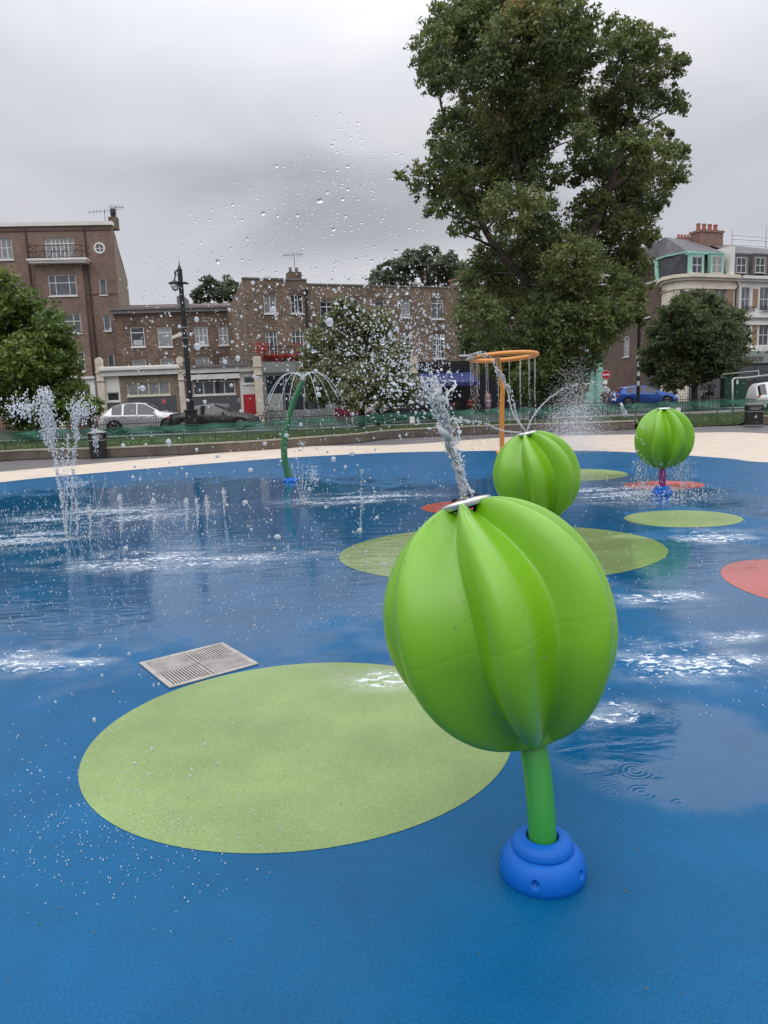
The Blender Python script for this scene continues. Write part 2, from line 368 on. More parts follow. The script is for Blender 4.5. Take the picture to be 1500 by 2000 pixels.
def disc(name, e, m, rot=0.0, z=0.002):
    cx, cy, rx, ry = e
    pts = [(cx + rx*math.cos(a), cy + ry*math.sin(a)) for a in [2*math.pi*i/96 for i in range(96)]]
    return sheet(name, pts, z, m)
disc('green_circle', ell(588, 1480, 862, 366), M_lime)
disc('green_circle', ell(976, 1083, 654, 112), M_lime)
disc('green_circle', ell(1333, 1013.5, 234, 33), M_lime)
disc('green_circle', ell(1120, 928, 208, 24), M_lime)
disc('red_circle', ell(1296, 948, 162, 17), M_red)
disc('red_circle', ell(930, 990, 214, 28), M_red)
disc('red_circle', ell(1585, 1145, 330, 100), M_red)

# ------------------------------------------------------------------ grass bank, road
M_soil = mat('grass_turf', (0.070, 0.120, 0.030), 0.9, var=0.35, scale=2.0, bump=0.8, bscale=40)
def bank_h(p, k):
    return 0.27
gv = []; gf = []; rows = 14; cols = len(wall_base)*6
wc = smooth_curve(wall_base, 6)
def gap(px): return 1.0
def proj(p):
    d = Vector(p) - cam_pos; z = d.dot(fw); return 750 + FPX*d.dot(rt)/z, 1000 - FPX*d.dot(up)/z
def edge_h(p):
    px = proj(p)[0]
    return 0.02 + 0.23 * (1 - max(0, min(1, (px-1235)/25)) * max(0, min(1, (1470-px)/25)))
for i, p in enumerate(wc):
    h0 = edge_h(p)
    for j in range(rows):
        f = j / (rows - 1); y = (p.y + 0.28*(h0-.02)/.23 - .03) * (1-f) + 36.6 * f; x = p.x * (1 + (y - p.y) / p.y * 0.8)
        hz = h0 * (1-f)**1.2 + 0.22*math.sin(min(1, f*1.3)*math.pi)*(0.8 if h0 > .1 else 1.0) * 0.5
        gv.append((x, y, hz + 0.012*math.sin(x*3.1+j) - (0.0 if j < rows-1 else 0.02)))
n = len(wc)
for i in range(n-1):
    for j in range(rows-1): gf.append((i*rows+j, (i+1)*rows+j, (i+1)*rows+j+1, i*rows+j+1))
o = np_mesh('grass_bank', gv, gf, M_soil, smooth=True); o['kind'] = 'structure'
# blades of grass: too many to count
GV = np.array(gv).reshape(n, rows, 3)
K = 52000
ii = rng.integers(0, n-1, K); jj = (rng.random(K)**1.7*(rows-1.01)).astype(int); a = rng.random(K)[:,None]; b = rng.random(K)[:,None]
P0 = GV[ii, jj]*(1-a)*(1-b) + GV[ii+1, jj]*a*(1-b) + GV[ii, jj+1]*(1-a)*b + GV[ii+1, jj+1]*a*b
ang = rng.random(K)*6.28; hh = 0.05 + 0.09*rng.random(K)**2; wd = 0.012 + 0.012*rng.random(K)
dx = np.stack([np.cos(ang), np.sin(ang), np.zeros(K)], 1)
tip = P0 + np.stack([rng.normal(0,.03,K), rng.normal(0,.03,K), hh], 1)
V = np.stack([P0 - dx*wd[:,None], P0 + dx*wd[:,None], tip], 1).reshape(-1, 3)
def leafmat(name, stops, rough=0.55):
    m = bpy.data.materials.new(name); m.use_nodes = True; t = m.node_tree; b = t.nodes['Principled BSDF']
    at = t.nodes.new('ShaderNodeAttribute'); at.attribute_name = 'tone'
    cr = t.nodes.new('ShaderNodeValToRGB')
    while len(cr.color_ramp.elements) > 1: cr.color_ramp.elements.remove(cr.color_ramp.elements[0])
    cr.color_ramp.elements[0].position = stops[0][0]; cr.color_ramp.elements[0].color = (*stops[0][1], 1)
    for p, c in stops[1:]:
        e = cr.color_ramp.elements.new(p); e.color = (*c, 1)
    t.links.new(at.outputs['Fac'], cr.inputs[0]); t.links.new(cr.outputs[0], b.inputs['Base Color'])
    b.inputs['Roughness'].default_value = rough
    tr = t.nodes.new('ShaderNodeBsdfTranslucent'); t.links.new(cr.outputs[0], tr.inputs[0])
    ms = t.nodes.new('ShaderNodeMixShader'); ms.inputs[0].default_value = 0.38
    t.links.new(b.outputs[0], ms.inputs[1]); t.links.new(tr.outputs[0], ms.inputs[2])
    t.links.new(ms.outputs[0], t.nodes['Material Output'].inputs[0])
    return m
M_blade = leafmat('grass_blades', [(0, (0.045,0.07,0.022)), (0.5, (0.10,0.14,0.05)), (1, (0.22,0.20,0.11))])
o = np_mesh('grass', V, np.arange(K*3).reshape(-1,3), M_blade, attr=np.clip(rng.normal(.45,.22,K),0,1)); o['kind'] = 'stuff'; o['label'] = 'short rough grass growing on the bank behind the low wall'; o['category'] = 'grass'
# pavement strips along the road
M_pave = mat('paving_slab', (0.20, 0.19, 0.185), 0.7, var=0.15, scale=1.0, bump=0.2)
mb = MB(); mb.box(-60, 60, 36.9, 39.2, -0.02, 0.06); o = mb.build('pavement', M_pave); o['kind'] = 'structure'

# ------------------------------------------------------------------ low retaining wall (two runs with an opening)
M_wall = mat('retaining_wall', (0.155, 0.125, 0.100), 0.85, var=0.28, scale=2.2, bump=0.5, bscale=50, c2=(0.085, 0.072, 0.058))
M_cope = mat('wall_coping', (0.32, 0.29, 0.22), 0.8, var=0.2, scale=4, bump=0.3)
def wall_run(x0, x1, label):
    pts = [p for p in smooth_curve(wall_base, 8) if x0 <= proj(p)[0] <= x1]
    t = thing('low_wall', label, 'wall', (pts[0].x, pts[0].y, 0)); o0 = Vector((pts[0].x, pts[0].y, 0))
    mb = MB(); mc = MB(); mj = MB(); L_ = 0; nxt = 1.2
    for i in range(len(pts)-1):
        a, b = pts[i]-o0, pts[i+1]-o0
        ya = Vector((0, 0.24, 0))
        mb.add([a, b, b+ya, a+ya, a+Vector((0,0,.27)), b+Vector((0,0,.27)), b+ya+Vector((0,0,.27)), a+ya+Vector((0,0,.27))], [(0,1,5,4),(4,5,6,7),(2,3,7,6)])
        e = Vector((0,-.015,0)); z0 = Vector((0,0,.272)); z1 = Vector((0,0,.315))
        mc.add([a+e+z0, b+e+z0, b+ya+z0, a+ya+z0, a+e+z1, b+e+z1, b+ya+z1, a+ya+z1], [(0,1,5,4),(4,5,6,7),(2,3,7,6),(0,3,2,1)])
        L_ += (b-a).length
        if L_ > nxt:
            nxt += 2.4; mj.box(b.x-.008, b.x+.008, b.y-.004, b.y+.02, 0.0, .268)
    mb.build('wall_face', M_wall, t); mc.build('coping', M_cope, t)
    if mj.v: mj.build('joint', mat('dark_joint', (0.03,0.028,0.025), .9, var=0), t)
wall_run(-300, 1243, 'long low brown rendered wall holding back the grass bank')
wall_run(1460, 1760, 'short low brown wall beside the right hand litter bin')
# ================================================================== SPLASH PAD FEATURES
def plastic(name, c, rough=0.33):
    return mat(name, c, rough, var=0.05, scale=3, bump=0.02, bscale=250, coat=0.25)
M_pod = plastic('green_plastic', (0.150, 0.365, 0.007), 0.30); M_stem = plastic('dark_green_stem', (0.035, 0.27, 0.035), 0.4)
M_base = plastic('blue_plastic', (0.001, 0.105, 0.450), 0.5); M_base.node_tree.nodes['Principled BSDF'].inputs['Coat Weight'].default_value = 0.0; M_base.node_tree.nodes['Principled BSDF'].inputs['Specular IOR Level'].default_value = 0.3; M_mag = plastic('magenta_pipe', (0.22, 0.012, 0.14), 0.35)
M_steel = mat('stainless', (0.62, 0.62, 0.62), 0.32, 1.0, var=0.1, scale=12)
M_orange = plastic('orange_pipe', (0.62, 0.235, 0.035), 0.4); M_pipeg = plastic('green_pipe', (0.030, 0.150, 0.055), 0.4)
M_dark = mat('black_hole', (0.01, 0.01, 0.01), 0.8, var=0)
def pod_mesh(Rr=0.428, nA=490, nL=190, lobes=7, amp=0.29, phase=0.0, squash=1.04):
    V = []; F = []
    for i in range(nL + 1):
        th = math.pi * (0.055 + (1 - 0.075) * i / nL)          # from the top plate to the stem
        th = min(th, math.pi*0.985)
        f = i / nL; fade = math.sin(math.pi * min(1, max(0, f*1.02 + 0.03)))**0.45
        twist = -0.34 * math.sin(math.pi*f) + 0.30 * (f-0.5) - 2.2*max(0, f-.58)**1.7
        for j in range(nA):
            lam = 2 * math.pi * j / nA
            s = ((lam + twist + phase) * lobes / (2*math.pi)) % 1.0
            # sharp crease at s=0, quick rounded rise, broad crown, long hollow flank
            h = 0.5 - 0.5*math.cos(2*math.pi * s**0.66)
            h = h**1.08
            r = Rr * (1 - amp * fade * (1 - h))
            seam = abs(f - 0.52 - 0.008*math.sin(lam*3))
            if seam < 0.004: r -= 0.0014 * (1 - seam/0.004)
            V.append((r*math.sin(th)*math.cos(lam), r*math.sin(th)*math.sin(lam), r*squash*math.cos(th)))
    for i in range(nL):
        for j in range(nA):
            F.append((i*nA+j, (i+1)*nA+j, (i+1)*nA+(j+1)%nA, i*nA+(j+1)%nA))
    return V, F
def base_mesh():
    # two-tier dome with bolt dimples
    prof = [(0.143,0.000),(0.147,0.018),(0.144,0.045),(0.134,0.070),(0.119,0.088),(0.106,0.095),(0.103,0.0965),(0.106,0.100),(0.105,0.108),(0.099,0.122),(0.086,0.134),(0.072,0.139),(0.060,0.140),(0.054,0.136),(0.050,0.120)]
    P = smooth_curve([Vector((r,0,z)) for r,z in prof], 6); n = 200; V = []; F = []
    holes = [(R(a), 0.055) for a in (-112, -40, 32, 104, 176)]
    for k, p in enumerate(P):
        for j in range(n):
            a = 2*math.pi*j/n; r = p.x
            for ha, hz in holes:
                da = math.atan2(math.sin(a-ha), math.cos(a-ha)) * r; dz = p.z - hz*.85
                d = math.hypot(da, dz)
                if d < 0.0125 and p.x > .12: r -= 0.020 * min(1.0, (1 - (d/0.0125)**2) * 2.2)
            sd = min(abs(math.atan2(math.sin(a-x), math.cos(a-x))) for x in (R(-76), R(104+180)))
            if sd*r < 0.0022 and p.z < .106: r -= 0.002
            V.append((r*math.cos(a), r*math.sin(a), p.z))
    for i in range(len(P)-1):
        for j in range(n): F.append((i*n+j, i*n+(j+1)%n, (i+1)*n+(j+1)%n, (i+1)*n+j))
    return V, F
PV, PF = pod_mesh(); BV, BF = base_mesh()
def flower_pod(label, foot, centre, axis, spin, stem_mat, size=1.0):
    t = thing('pod_fountain', label, 'splash fountain', foot, 0, 'round green pods on stems')
    foot = Vector(foot)
    c = Vector(centre) - foot
    q = Vector((0,0,1)).rotation_difference(Vector(axis).normalized())
    pod = np_mesh('pod', PV, PF, M_pod, t, True); pod.location = c; pod.rotation_mode = 'QUATERNION'
    from mathutils import Quaternion
    pod.rotation_quaternion = q @ Quaternion((0,0,1), spin); pod.scale = (size,)*3
    ax = Vector(axis).normalized(); Rr = 0.425*size
    bot = c - ax*Rr*1.0; a0 = Vector((0,0,0.02))
    pts = smooth_curve([a0, Vector((bot.x*0.04, bot.y*0.04, bot.z*0.38)), Vector((bot.x*.5, bot.y*.5, bot.z*0.78)), bot + ax*0.05], 10)
    mb = MB(); mb.tube(pts, 0.0475*size, 28); mb.build('stem', stem_mat, t, smooth=True)
    bo = np_mesh('base', BV, BF, M_base, t, True); bo.scale = (size,)*3
    M = q.to_matrix()
    top = c + ax*Rr*1.028
    mb = MB(); mb.lathe([(0.001,0.008),(0.085,0.006),(0.094,0.001),(0.096,-0.006),(0.090,-0.02)], 40, top, M, cap=False); mb.build('nozzle_plate', M_steel, t, smooth=True)
    for k in range(5):
        mb = MB(); a = k*2*math.pi/5; mb.lathe([(0.001,.0155),(0.009,.0155),(0.009,.021),(0.001,.021)], 12, top + M @ Vector((0.045*math.cos(a), .045*math.sin(a), 0)), M)
        mb.build('nozzle', M_dark, t)
    return t, top + foot, ax
f1 = G(1060, 1703); 
def at_depth(px, py, D):
    d = ray(px, py); return cam_pos + d * (D / FPX)
c1 = at_depth(975, 1213, 2.62); c2 = at_depth(1047, 931, 7.15); c3 = at_depth(1294.5, 856.5, 10.75)
f3 = G(1293, 967)
f2 = Vector((c2.x + 0.16, c2.y + 0.0, 0))
print('foot1', f1, 'c1', c1, 'c2', c2, 'c3', c3, 'f3', f3)
pod1, top1, ax1 = flower_pod('large nearest green pod leaning left on a bright green stem', f1, c1, (-0.24, 0.24, 1), R(-29), M_stem)
pod2, top2, ax2 = flower_pod('middle green pod half hidden behind the nearest pod', f2, c2, (-0.20, 0.02, 1), R(14), M_stem)
pod3, top3, ax3 = flower_pod('farthest small green pod upright on a magenta stem', f3, (f3.x, f3.y, c3.z), (0, -0.02, 1), R(-8), M_mag)

# beads of water standing on the nearest pod
_s = rng.integers(0, len(PV), 170); _P = np.array(PV)[_s]; _V, _F = [], []
_bm = bmesh.new(); bmesh.ops.create_icosphere(_bm, subdivisions=2, radius=1.0); _bm.verts.ensure_lookup_table()
_v0 = np.array([tuple(v.co) for v in _bm.verts]); _f0 = np.array([[v.index for v in f.verts] for f in _bm.faces]); _bm.free()
for _i, _p in enumerate(_P): _V.append(_v0*np.array([1,1,1.3])*rng.lognormal(0,.4)*.0019 + _p); _F.append(_f0 + _i*len(_v0))
_bead = bpy.data.materials.new('water_bead'); _bead.use_nodes = True; _b = _bead.node_tree.nodes['Principled BSDF']; _b.inputs['Transmission Weight'].default_value = .8; _b.inputs['Roughness'].default_value = .05; _b.inputs['IOR'].default_value = 1.33
_pod = [o for o in pod1.children if o.name.startswith('pod')][0]
_o = np_mesh('water_beads', np.concatenate(_V), np.concatenate(_F), _bead, pod1, True); _o.location = _pod.location; _o.rotation_mode = 'QUATERNION'; _o.rotation_quaternion = _pod.rotation_quaternion; _o['kind'] = 'stuff'
# orange ring on a bent post
oy = 19.0
pb = PY(981, 884, oy); pb.z = 0
rc = PY(983, 697, oy)
t = thing('ring_fountain', 'tall orange post carrying a large orange ring overhead', 'splash fountain', (pb.x, pb.y, 0))
mb = MB(); x1 = PY(967, 700, oy) - pb; x2 = PY(977, 730, oy) - pb; x0 = PY(981.5, 760, oy) - pb
mb.tube(smooth_curve([Vector((0,0,0)), Vector((0,0,.8)), Vector((x0.x*.5, 0, 1.4)), Vector((x0.x,0,x0.z)), Vector((x2.x,0,x2.z)), Vector((x1.x, -.35, x1.z)), Vector((x1.x-.04, -.62, x1.z+.06))], 8), 0.062, 20)
mb.build('post', M_orange, t, smooth=True)
RR = 0.83; cen = rc - pb; mb = MB(); tilt = Matrix.Rotation(R(-3.4), 3, 'X') @ Matrix.Rotation(R(-1.5), 3, 'Y')
ring_pts = [cen + tilt @ Vector((RR*math.cos(a), RR*math.sin(a), 0)) for a in [2*math.pi*i/72 for i in range(73)]]
mb.tube(ring_pts, 0.060, 16, cap=False); mb.build('ring', M_orange, t, smooth=True)
mb = MB(); mb.lathe([(0.17,0),(0.17,0.03),(0.12,0.09),(0.07,0.10)], 24); mb.build('base', M_orange, t, smooth=True)
RINGW = [p + pb for p in ring_pts]

# curved green pipe spraying an umbrella of jets
gy = G(568, 940)
t = thing('bent_pipe_fountain', 'curved dark green pipe spraying thin arcs from its tip', 'splash fountain', (gy.x, gy.y, 0))
pp = [(566,936),(557,905),(555,870),(560,832),(573,785),(586,757),(592,744)]
pts = [PY(x, y, gy.y) - gy for x, y in pp]; pts[0].z = 0.0
mb = MB(); mb.tube(smooth_curve(pts, 8), [0.066 - 0.012*i/48 for i in range(49)], 18); mb.build('pipe', M_pipeg, t, smooth=True)
TIP = pts[-1] + gy
mb = MB(); mb.ball(pts[-1] + Vector((0,0,.02)), 0.062, 10); mb.build('nozzle_head', mat('grey_nozzle', (0.25,0.27,0.26), .3, .8), t, smooth=True)
bo = np_mesh('base', BV, BF, M_base, t, True); bo.scale = (1.0,1.0,.55)

# drain grating: four panels of slats
cn = [G(275, 1291, .012), G(441.6, 1253.5, .012), G(505.6, 1294.7, .012), G(330.7, 1342, .012)]
print('grate', [(cn[(i+1)%4]-cn[i]).length for i in range(4)])
A = cn[3]; ex = (cn[2]-cn[3]); ey = (cn[0]-cn[3]); lx = (ex.length + (cn[1]-cn[0]).length)/2; 
exn = ex.normalized(); eyn = Vector((-exn.y, exn.x, 0)); ly = (ey.length + (cn[1]-cn[2]).length)/2
skew = ey.normalized().dot(exn)
t = thing('drain_grating', 'steel drain grating of four slatted panels set in the blue pad', 'grating', (A.x, A.y, 0.0), math.atan2(exn.y, exn.x))
M_gr = mat('galvanised_grate', (0.42, 0.39, 0.36), 0.42, 0.6, var=0.25, scale=9, bump=.1)
mb = MB(); z1 = 0.011
for (a,b,c,d) in [(0,lx,0,.02),(0,lx,ly-.02,ly),(0,.02,.02,ly-.02),(lx-.02,lx,.02,ly-.02)]: mb.box(a,b,c,d,0.001,z1)
mb.build('frame', M_gr, t, bevel=.002)
mb = MB(); mb.box(.02, lx-.02, .02, ly-.02, 0.001, 0.003); mb.build('sump', mat('sump', (0.012,0.012,0.012), .8, var=0), t)
hx, hy = lx/2, ly/2
for ix in (0,1):
    for iy in (0,1):
        mb = MB(); xa, xb = (.024, hx-.008) if ix == 0 else (hx+.008, lx-.024); ya, yb = (.024, hy-.008) if iy == 0 else (hy+.008, ly-.024)
        mb.box(xa-.004, xb+.004, ya-.004, ya+.006, .003, z1-.001); mb.box(xa-.004, xb+.004, yb-.006, yb+.004, .003, z1-.001)
        mb.box(xa-.004, xa+.006, ya+.006, yb-.006, .003, z1-.001); mb.box(xb-.006, xb+.004, ya+.006, yb-.006, .003, z1-.001)
        if (ix + iy) % 2 == 0:
            k = 14
            for i in range(k):
                x = xa + (xb-xa)*(i+.5)/k; mb.box(x-.0052, x+.0052, ya, yb, .004, z1-.002)
        else:
            k = 15
            for i in range(k):
                y = ya + (yb-ya)*(i+.5)/k; mb.box(xa, xb, y-.0055, y+.0055, .004, z1-.002)
        mb.build('grate_panel', M_gr, t)

# ------------------------------------------------------------------ litter bins
M_bin = mat('bin_black', (0.012, 0.012, 0.013), 0.4, var=0.2, scale=8); M_bing = mat('bin_grey', (0.20,0.20,0.20), .5, var=.1); M_white = mat('white_paint', (0.75,0.75,0.74), .5, var=.04)
M_slotin = mat('bin_slot_lining', (0.45,0.45,0.43), .5)
def bin_(label, p, rz, hgt, wid, roofed):
    t = thing('litter_bin', label, 'bin', p, rz, 'black litter bins'); h = hgt; a = wid/2
    mb = MB(); mb.box(-a*.94, a*.94, -a*.94, a*.94, 0.03, h*.60); mb.build('body', M_bin, t, bevel=.015)
    mb = MB(); mb.box(-a, a, -a, a, 0.0, 0.05); mb.build('plinth', M_bing if not roofed else M_bin, t, bevel=.006)
    mb = MB(); mb.box(-a*1.0, a*1.0, -a*1.0, a*1.0, h*.60, h*.635); mb.build('band', M_bing, t, bevel=.005)
    mb = MB()
    z0, z1 = h*.635, h*.88
    for sx in (-1,1):
        for sy in (-1,1): mb.box(min(sx*a*.96, sx*a*.72), max(sx*a*.96, sx*a*.72), min(sy*a*.96, sy*a*.72), max(sy*a*.96, sy*a*.72), z0, z1)
    for s in (-1,1):
        mb.box(-a*.72, a*.72, min(s*a*.95,s*a*.9), max(s*a*.95,s*a*.9), z0, z0+.05); mb.box(-a*.72, a*.72, min(s*a*.95,s*a*.9), max(s*a*.95,s*a*.9), z1-.04, z1)
        mb.box(min(s*a*.95,s*a*.9), max(s*a*.95,s*a*.9), -a*.72, a*.72, z0, z0+.05); mb.box(min(s*a*.95,s*a*.9), max(s*a*.95,s*a*.9), -a*.72, a*.72, z1-.04, z1)
    mb.build('hood', M_bin, t)
    mb = MB(); mb.box(-a*.66, a*.66, -a*.5, a*.5, z0+.01, z1-.01); mb.build('liner', M_slotin, t)
    mb = MB()
    if roofed:
        mb.add([(-a*1.08,-a*1.08,z1),(a*1.08,-a*1.08,z1),(a*1.08,a*1.08,z1),(-a*1.08,a*1.08,z1),(0,0,h)], [(0,1,4),(1,2,4),(2,3,4),(3,0,4),(3,2,1,0)])
    else:
        mb.box(-a*1.04, a*1.04, -a*1.04, a*1.04, z1, z1+.03); mb.box(-a*.9, a*.9, -a*.9, a*.9, z1+.03, z1+.06)
    mb.build('lid', M_bing, t)
    # tidy-person mark and lettering plate on the front
    f = -a*.94 - .003
    mb = MB(); k = h*.42; mb.ball((.02, f, k+.045), .013, 6, (1,.15,1)); 
    mb.add([(0.0,f,k-.055),(.04,f,k-.055),(.045,f,k+.02),(.02,f,k+.035),(-.005,f,k)], [(0,1,2,3,4)]); mb.add([(-.045,f,k-.04),(-.03,f,k-.06),(-.005,f,k-.01),(-.02,f,k)], [(0,1,2,3)])
    mb.build('litter_symbol', mat('mark_grey', (0.5,0.5,0.5), .5, var=0), t)
    mb = MB(); mb.tube([(-.10,f,h*.16),(-.04,f,h*.17),(.04,f,h*.165),(.09,f,h*.15),(.10,f,h*.19),(.05,f,h*.22),(.02,f,h*.19)], .004, 5); mb.build('badge', mat('badge_grey', (0.16,0.16,0.16), .4, var=0), t)
    return t
b1 = G(197, 893); bin_('black litter bin with a pitched grey lid by the wall', (b1.x, b1.y-.12, 0), R(12), .90, .50, True)
b2 = G(1471, 832); bin_('black litter bin with flat lid beside the green net', (b2.x, b2.y-.02, 0), R(-14), .83, .53, False)
for p, lab in ((PY(804, 826, 25.3), None),):
    pass
# ================================================================== BUILDINGS
class Facade:
    """vertical plane through two ground points; local x along it, y into the building, z up"""
    def __init__(s, xa, Ya, xb, Yb):
        a = PY(xa, 780, Ya); b = PY(xb, 780, Yb)
        s.o = Vector((a.x, a.y, 0)); e = Vector((b.x-a.x, b.y-a.y, 0)); s.len = e.length; s.e = e.normalized()
        s.rz = math.atan2(s.e.y, s.e.x); s.n = Vector((-s.e.y, s.e.x, 0))
    def shifted(s, d):
        f = Facade.__new__(Facade); f.o = s.o + s.n*d; f.e = s.e; f.rz = s.rz; f.n = s.n; f.len = s.len; return f
    def uz(s, px, py):
        d = ray(px, py); t = (s.o - cam_pos).dot(s.n) / d.dot(s.n); p = cam_pos + d*t
        return (p - s.o).dot(s.e), p.z
    def rect(s, cx, cy, w, h):
        u, z = s.uz(cx, cy); a = s.uz(cx-w/2, cy+.0409*w/2)[0]; b = s.uz(cx+w/2, cy-.0409*w/2)[0]
        zt = s.uz(cx, cy-h/2)[1]; zb = s.uz(cx, cy+h/2)[1]
        return (u-(b-a)/2, u+(b-a)/2, zb, zt)
M_glass = mat('window_glass', (0.030, 0.036, 0.042), 0.06, var=0.3, scale=1.2, spec=0.8)
M_glassc = mat('net_curtain_glass', (0.23, 0.24, 0.24), 0.12, var=0.22, scale=4, spec=0.8)
M_glassm = mat('dim_window_glass', (0.09, 0.10, 0.115), 0.08, var=0.4, scale=1.5, spec=0.8)
M_frame = mat('white_window_frame', (0.66, 0.66, 0.64), 0.45, var=0.05)
M_iron = mat('black_iron', (0.015, 0.015, 0.017), 0.5, var=0.2)
B_tall = brick('tall_block_brick', (0.205, 0.128, 0.096), (0.160, 0.100, 0.078), (0.22, 0.17, 0.14), .34)
B_low = brick('low_terrace_brick', (0.145, 0.088, 0.058), (0.085, 0.055, 0.040), (0.17, 0.13, 0.10), .60)
B_mid = brick('mid_terrace_brick', (0.190, 0.125, 0.080), (0.125, 0.082, 0.056), (0.20, 0.165, 0.125), .55)
B_yel = brick('stock_brick', (0.270, 0.215, 0.140), (0.20, 0.155, 0.095), (0.24, 0.21, 0.17), .30)
B_red = brick('red_pier_brick', (0.24, 0.095, 0.07), (0.15, 0.06, 0.05), (0.30, 0.26, 0.22), .3)
B_side = brick('side_wall_brick', (0.150, 0.092, 0.068), (0.105, 0.066, 0.052), (0.14, 0.11, 0.09), .30)
B_tan = brick('tan_panel_brick', (0.33, 0.20, 0.12), (0.26, 0.16, 0.10), (0.30, 0.22, 0.16), .2)
M_cream = mat('cream_stucco', (0.68, 0.62, 0.50), 0.7, var=0.10, scale=1.0)
M_wh = mat('white_render', (0.68, 0.66, 0.62), 0.7, var=0.10, scale=1.0)
M_stone = mat('pale_stone_pilaster', (0.62, 0.55, 0.45), 0.75, var=0.14, scale=2.0)
M_greyp = mat('grey_shop_paint', (0.235, 0.25, 0.24), 0.55, var=0.07)
M_slate = mat('roof_slate', (0.095, 0.090, 0.095), 0.65, var=0.30, scale=2.2, bump=.3)
M_slateb = mat('mansard_slate', (0.040, 0.042, 0.048), 0.6, var=0.35, scale=3, bump=.3)
M_mint = mat('mint_paint', (0.26, 0.50, 0.40), 0.6, var=0.08, scale=1.2)
M_char = mat('charcoal_panel', (0.085, 0.088, 0.092), 0.6, var=0.15, scale=1.5)
M_patch = mat('bare_render_patch', (0.29, 0.29, 0.29), 0.8, var=0.15, scale=4)
M_pot = mat('terracotta', (0.33, 0.12, 0.08), 0.8, var=0.2)
M_lead = mat('parapet_coping', (0.16, 0.15, 0.145), 0.7, var=0.2)
M_doorred = mat('red_door_paint', (0.42, 0.018, 0.028), 0.4, var=0.06)

def wall(name, u0, u1, z0, z1, holes, m, parent, y=0.0, rev=0.14, thick=0.3):
    """wall sheet with real openings and reveals"""
    U = sorted({u0, u1} | {max(u0, min(u1, h[k])) for h in holes for k in (0, 1)}); Z = sorted({z0, z1} | {max(z0, min(z1, h[k])) for h in holes for k in (2, 3)})
    mb = MB()
    for a, b in zip(U[:-1], U[1:]):
        for c, d in zip(Z[:-1], Z[1:]):
            mu_, mz = (a+b)/2, (c+d)/2
            if any(h[0] < mu_ < h[1] and h[2] < mz < h[3] for h in holes): continue
            mb.quad((a,y,c),(b,y,c),(b,y,d),(a,y,d))
    for h in holes:
        a, b, c, d = h; r = y + rev
        mb.quad((a,y,c),(a,r,c),(a,r,d),(a,y,d)); mb.quad((b,r,c),(b,y,c),(b,y,d),(b,r,d)); mb.quad((a,y,d),(a,r,d),(b,r,d),(b,y,d)); mb.quad((a,r,c),(a,y,c),(b,y,c),(b,r,c))
    mb.quad((u1,y,z0),(u1,y+thick,z0),(u1,y+thick,z1),(u1,y,z1)); mb.quad((u0,y+thick,z0),(u0,y,z0),(u0,y,z1),(u0,y+thick,z1)); mb.quad((u0,y,z1),(u1,y,z1),(u1,y+thick,z1),(u0,y+thick,z1))
    return mb.build(name, m, parent)
def window(parent, rc, y=0.0, vs=(0.5,), hs=(0.5,), glass=None, frame=None, rev=0.14, sill=True, fw_=0.06, kind='window', lintel=None):
    a, b, c, d = rc; g = glass or M_glass; fm = frame or M_frame; yy = y + rev - .07
    mb = MB(); F = fw_
    mb.box(a, a+F, yy, yy+.06, c, d); mb.box(b-F, b, yy, yy+.06, c, d); mb.box(a+F, b-F, yy, yy+.06, d-F, d); mb.box(a+F, b-F, yy, yy+.06, c, c+F)
    for v in vs: x = a + (b-a)*v; mb.box(x-F*.42, x+F*.42, yy+.008, yy+.052, c+F, d-F)
    for hh in hs: z = c + (d-c)*hh; mb.box(a+F, b-F, yy+.005, yy+.055, z-F*.42, z+F*.42)
    w_ = mb.build(kind, fm, parent)
    p = MB(); p.box(a+.01, b-.01, yy+.03, yy+.04, c+.01, d-.01); p.build('pane', g, w_)
    if sill:
        s_ = MB(); s_.box(a-.06, b+.06, y-.07, y+rev-.075, c-.09, c-.002); s_.build('sill', fm, w_)
    if lintel:
        s_ = MB(); s_.box(a-.08, b+.08, y-.012, y+.05, d+.004, d+.22); s_.build('brick_arch', lintel, w_)
    return w_
B_arch = brick('soldier_brick', (0.13, 0.07, 0.05), (0.085, 0.045, 0.035), (0.13, 0.10, 0.08), .3)

# ------------------------------------------------ tall flats on the left
FT = Facade(-80, 53.5, 228, 54.6)
t = thing('apartment_building', 'tall brown brick flats with a balcony and round window, far left', 'building', FT.o, FT.rz)
top = FT.uz(120, 434)[1]; Lx = FT.uz(228, 560)[0]
wins = []
def W(cx, cy, w_, h_, **k): wins.append((FT.rect(cx, cy, w_, h_), k))
cols6 = dict(vs=(.25,.74), hs=(.62,))
W(117,486,57,42, vs=(.22,.36,.5,.64,.78), hs=(.75,), glass=M_glassc)
W(201,560,14,31, vs=(), hs=(), glass=M_glassm); W(209,631,14,30, vs=(), hs=(), glass=M_glassm); W(216.5,705,13,27, vs=(), hs=())
W(8,486,32,42, vs=(.33,.66), hs=(.55,), glass=M_glassc); W(13,557,32,40, vs=(.33,.66), hs=(.55,), glass=M_glassm); W(24,632,32,40, vs=(.33,.66), hs=(.55,))
BAY = [((122,557,54,41),cols6,M_glassm), ((131,632,54,38),cols6,M_glassm), ((139,707,54,38),cols6,M_glass)]
rcR = FT.rect(194.5,485,19,19)
wall('wall', 0, Lx, 0, top-.25, [w_[0] for w_ in wins] + [rcR], B_tall, t, thick=.4)
for rc, k in wins: window(t, rc, **k)
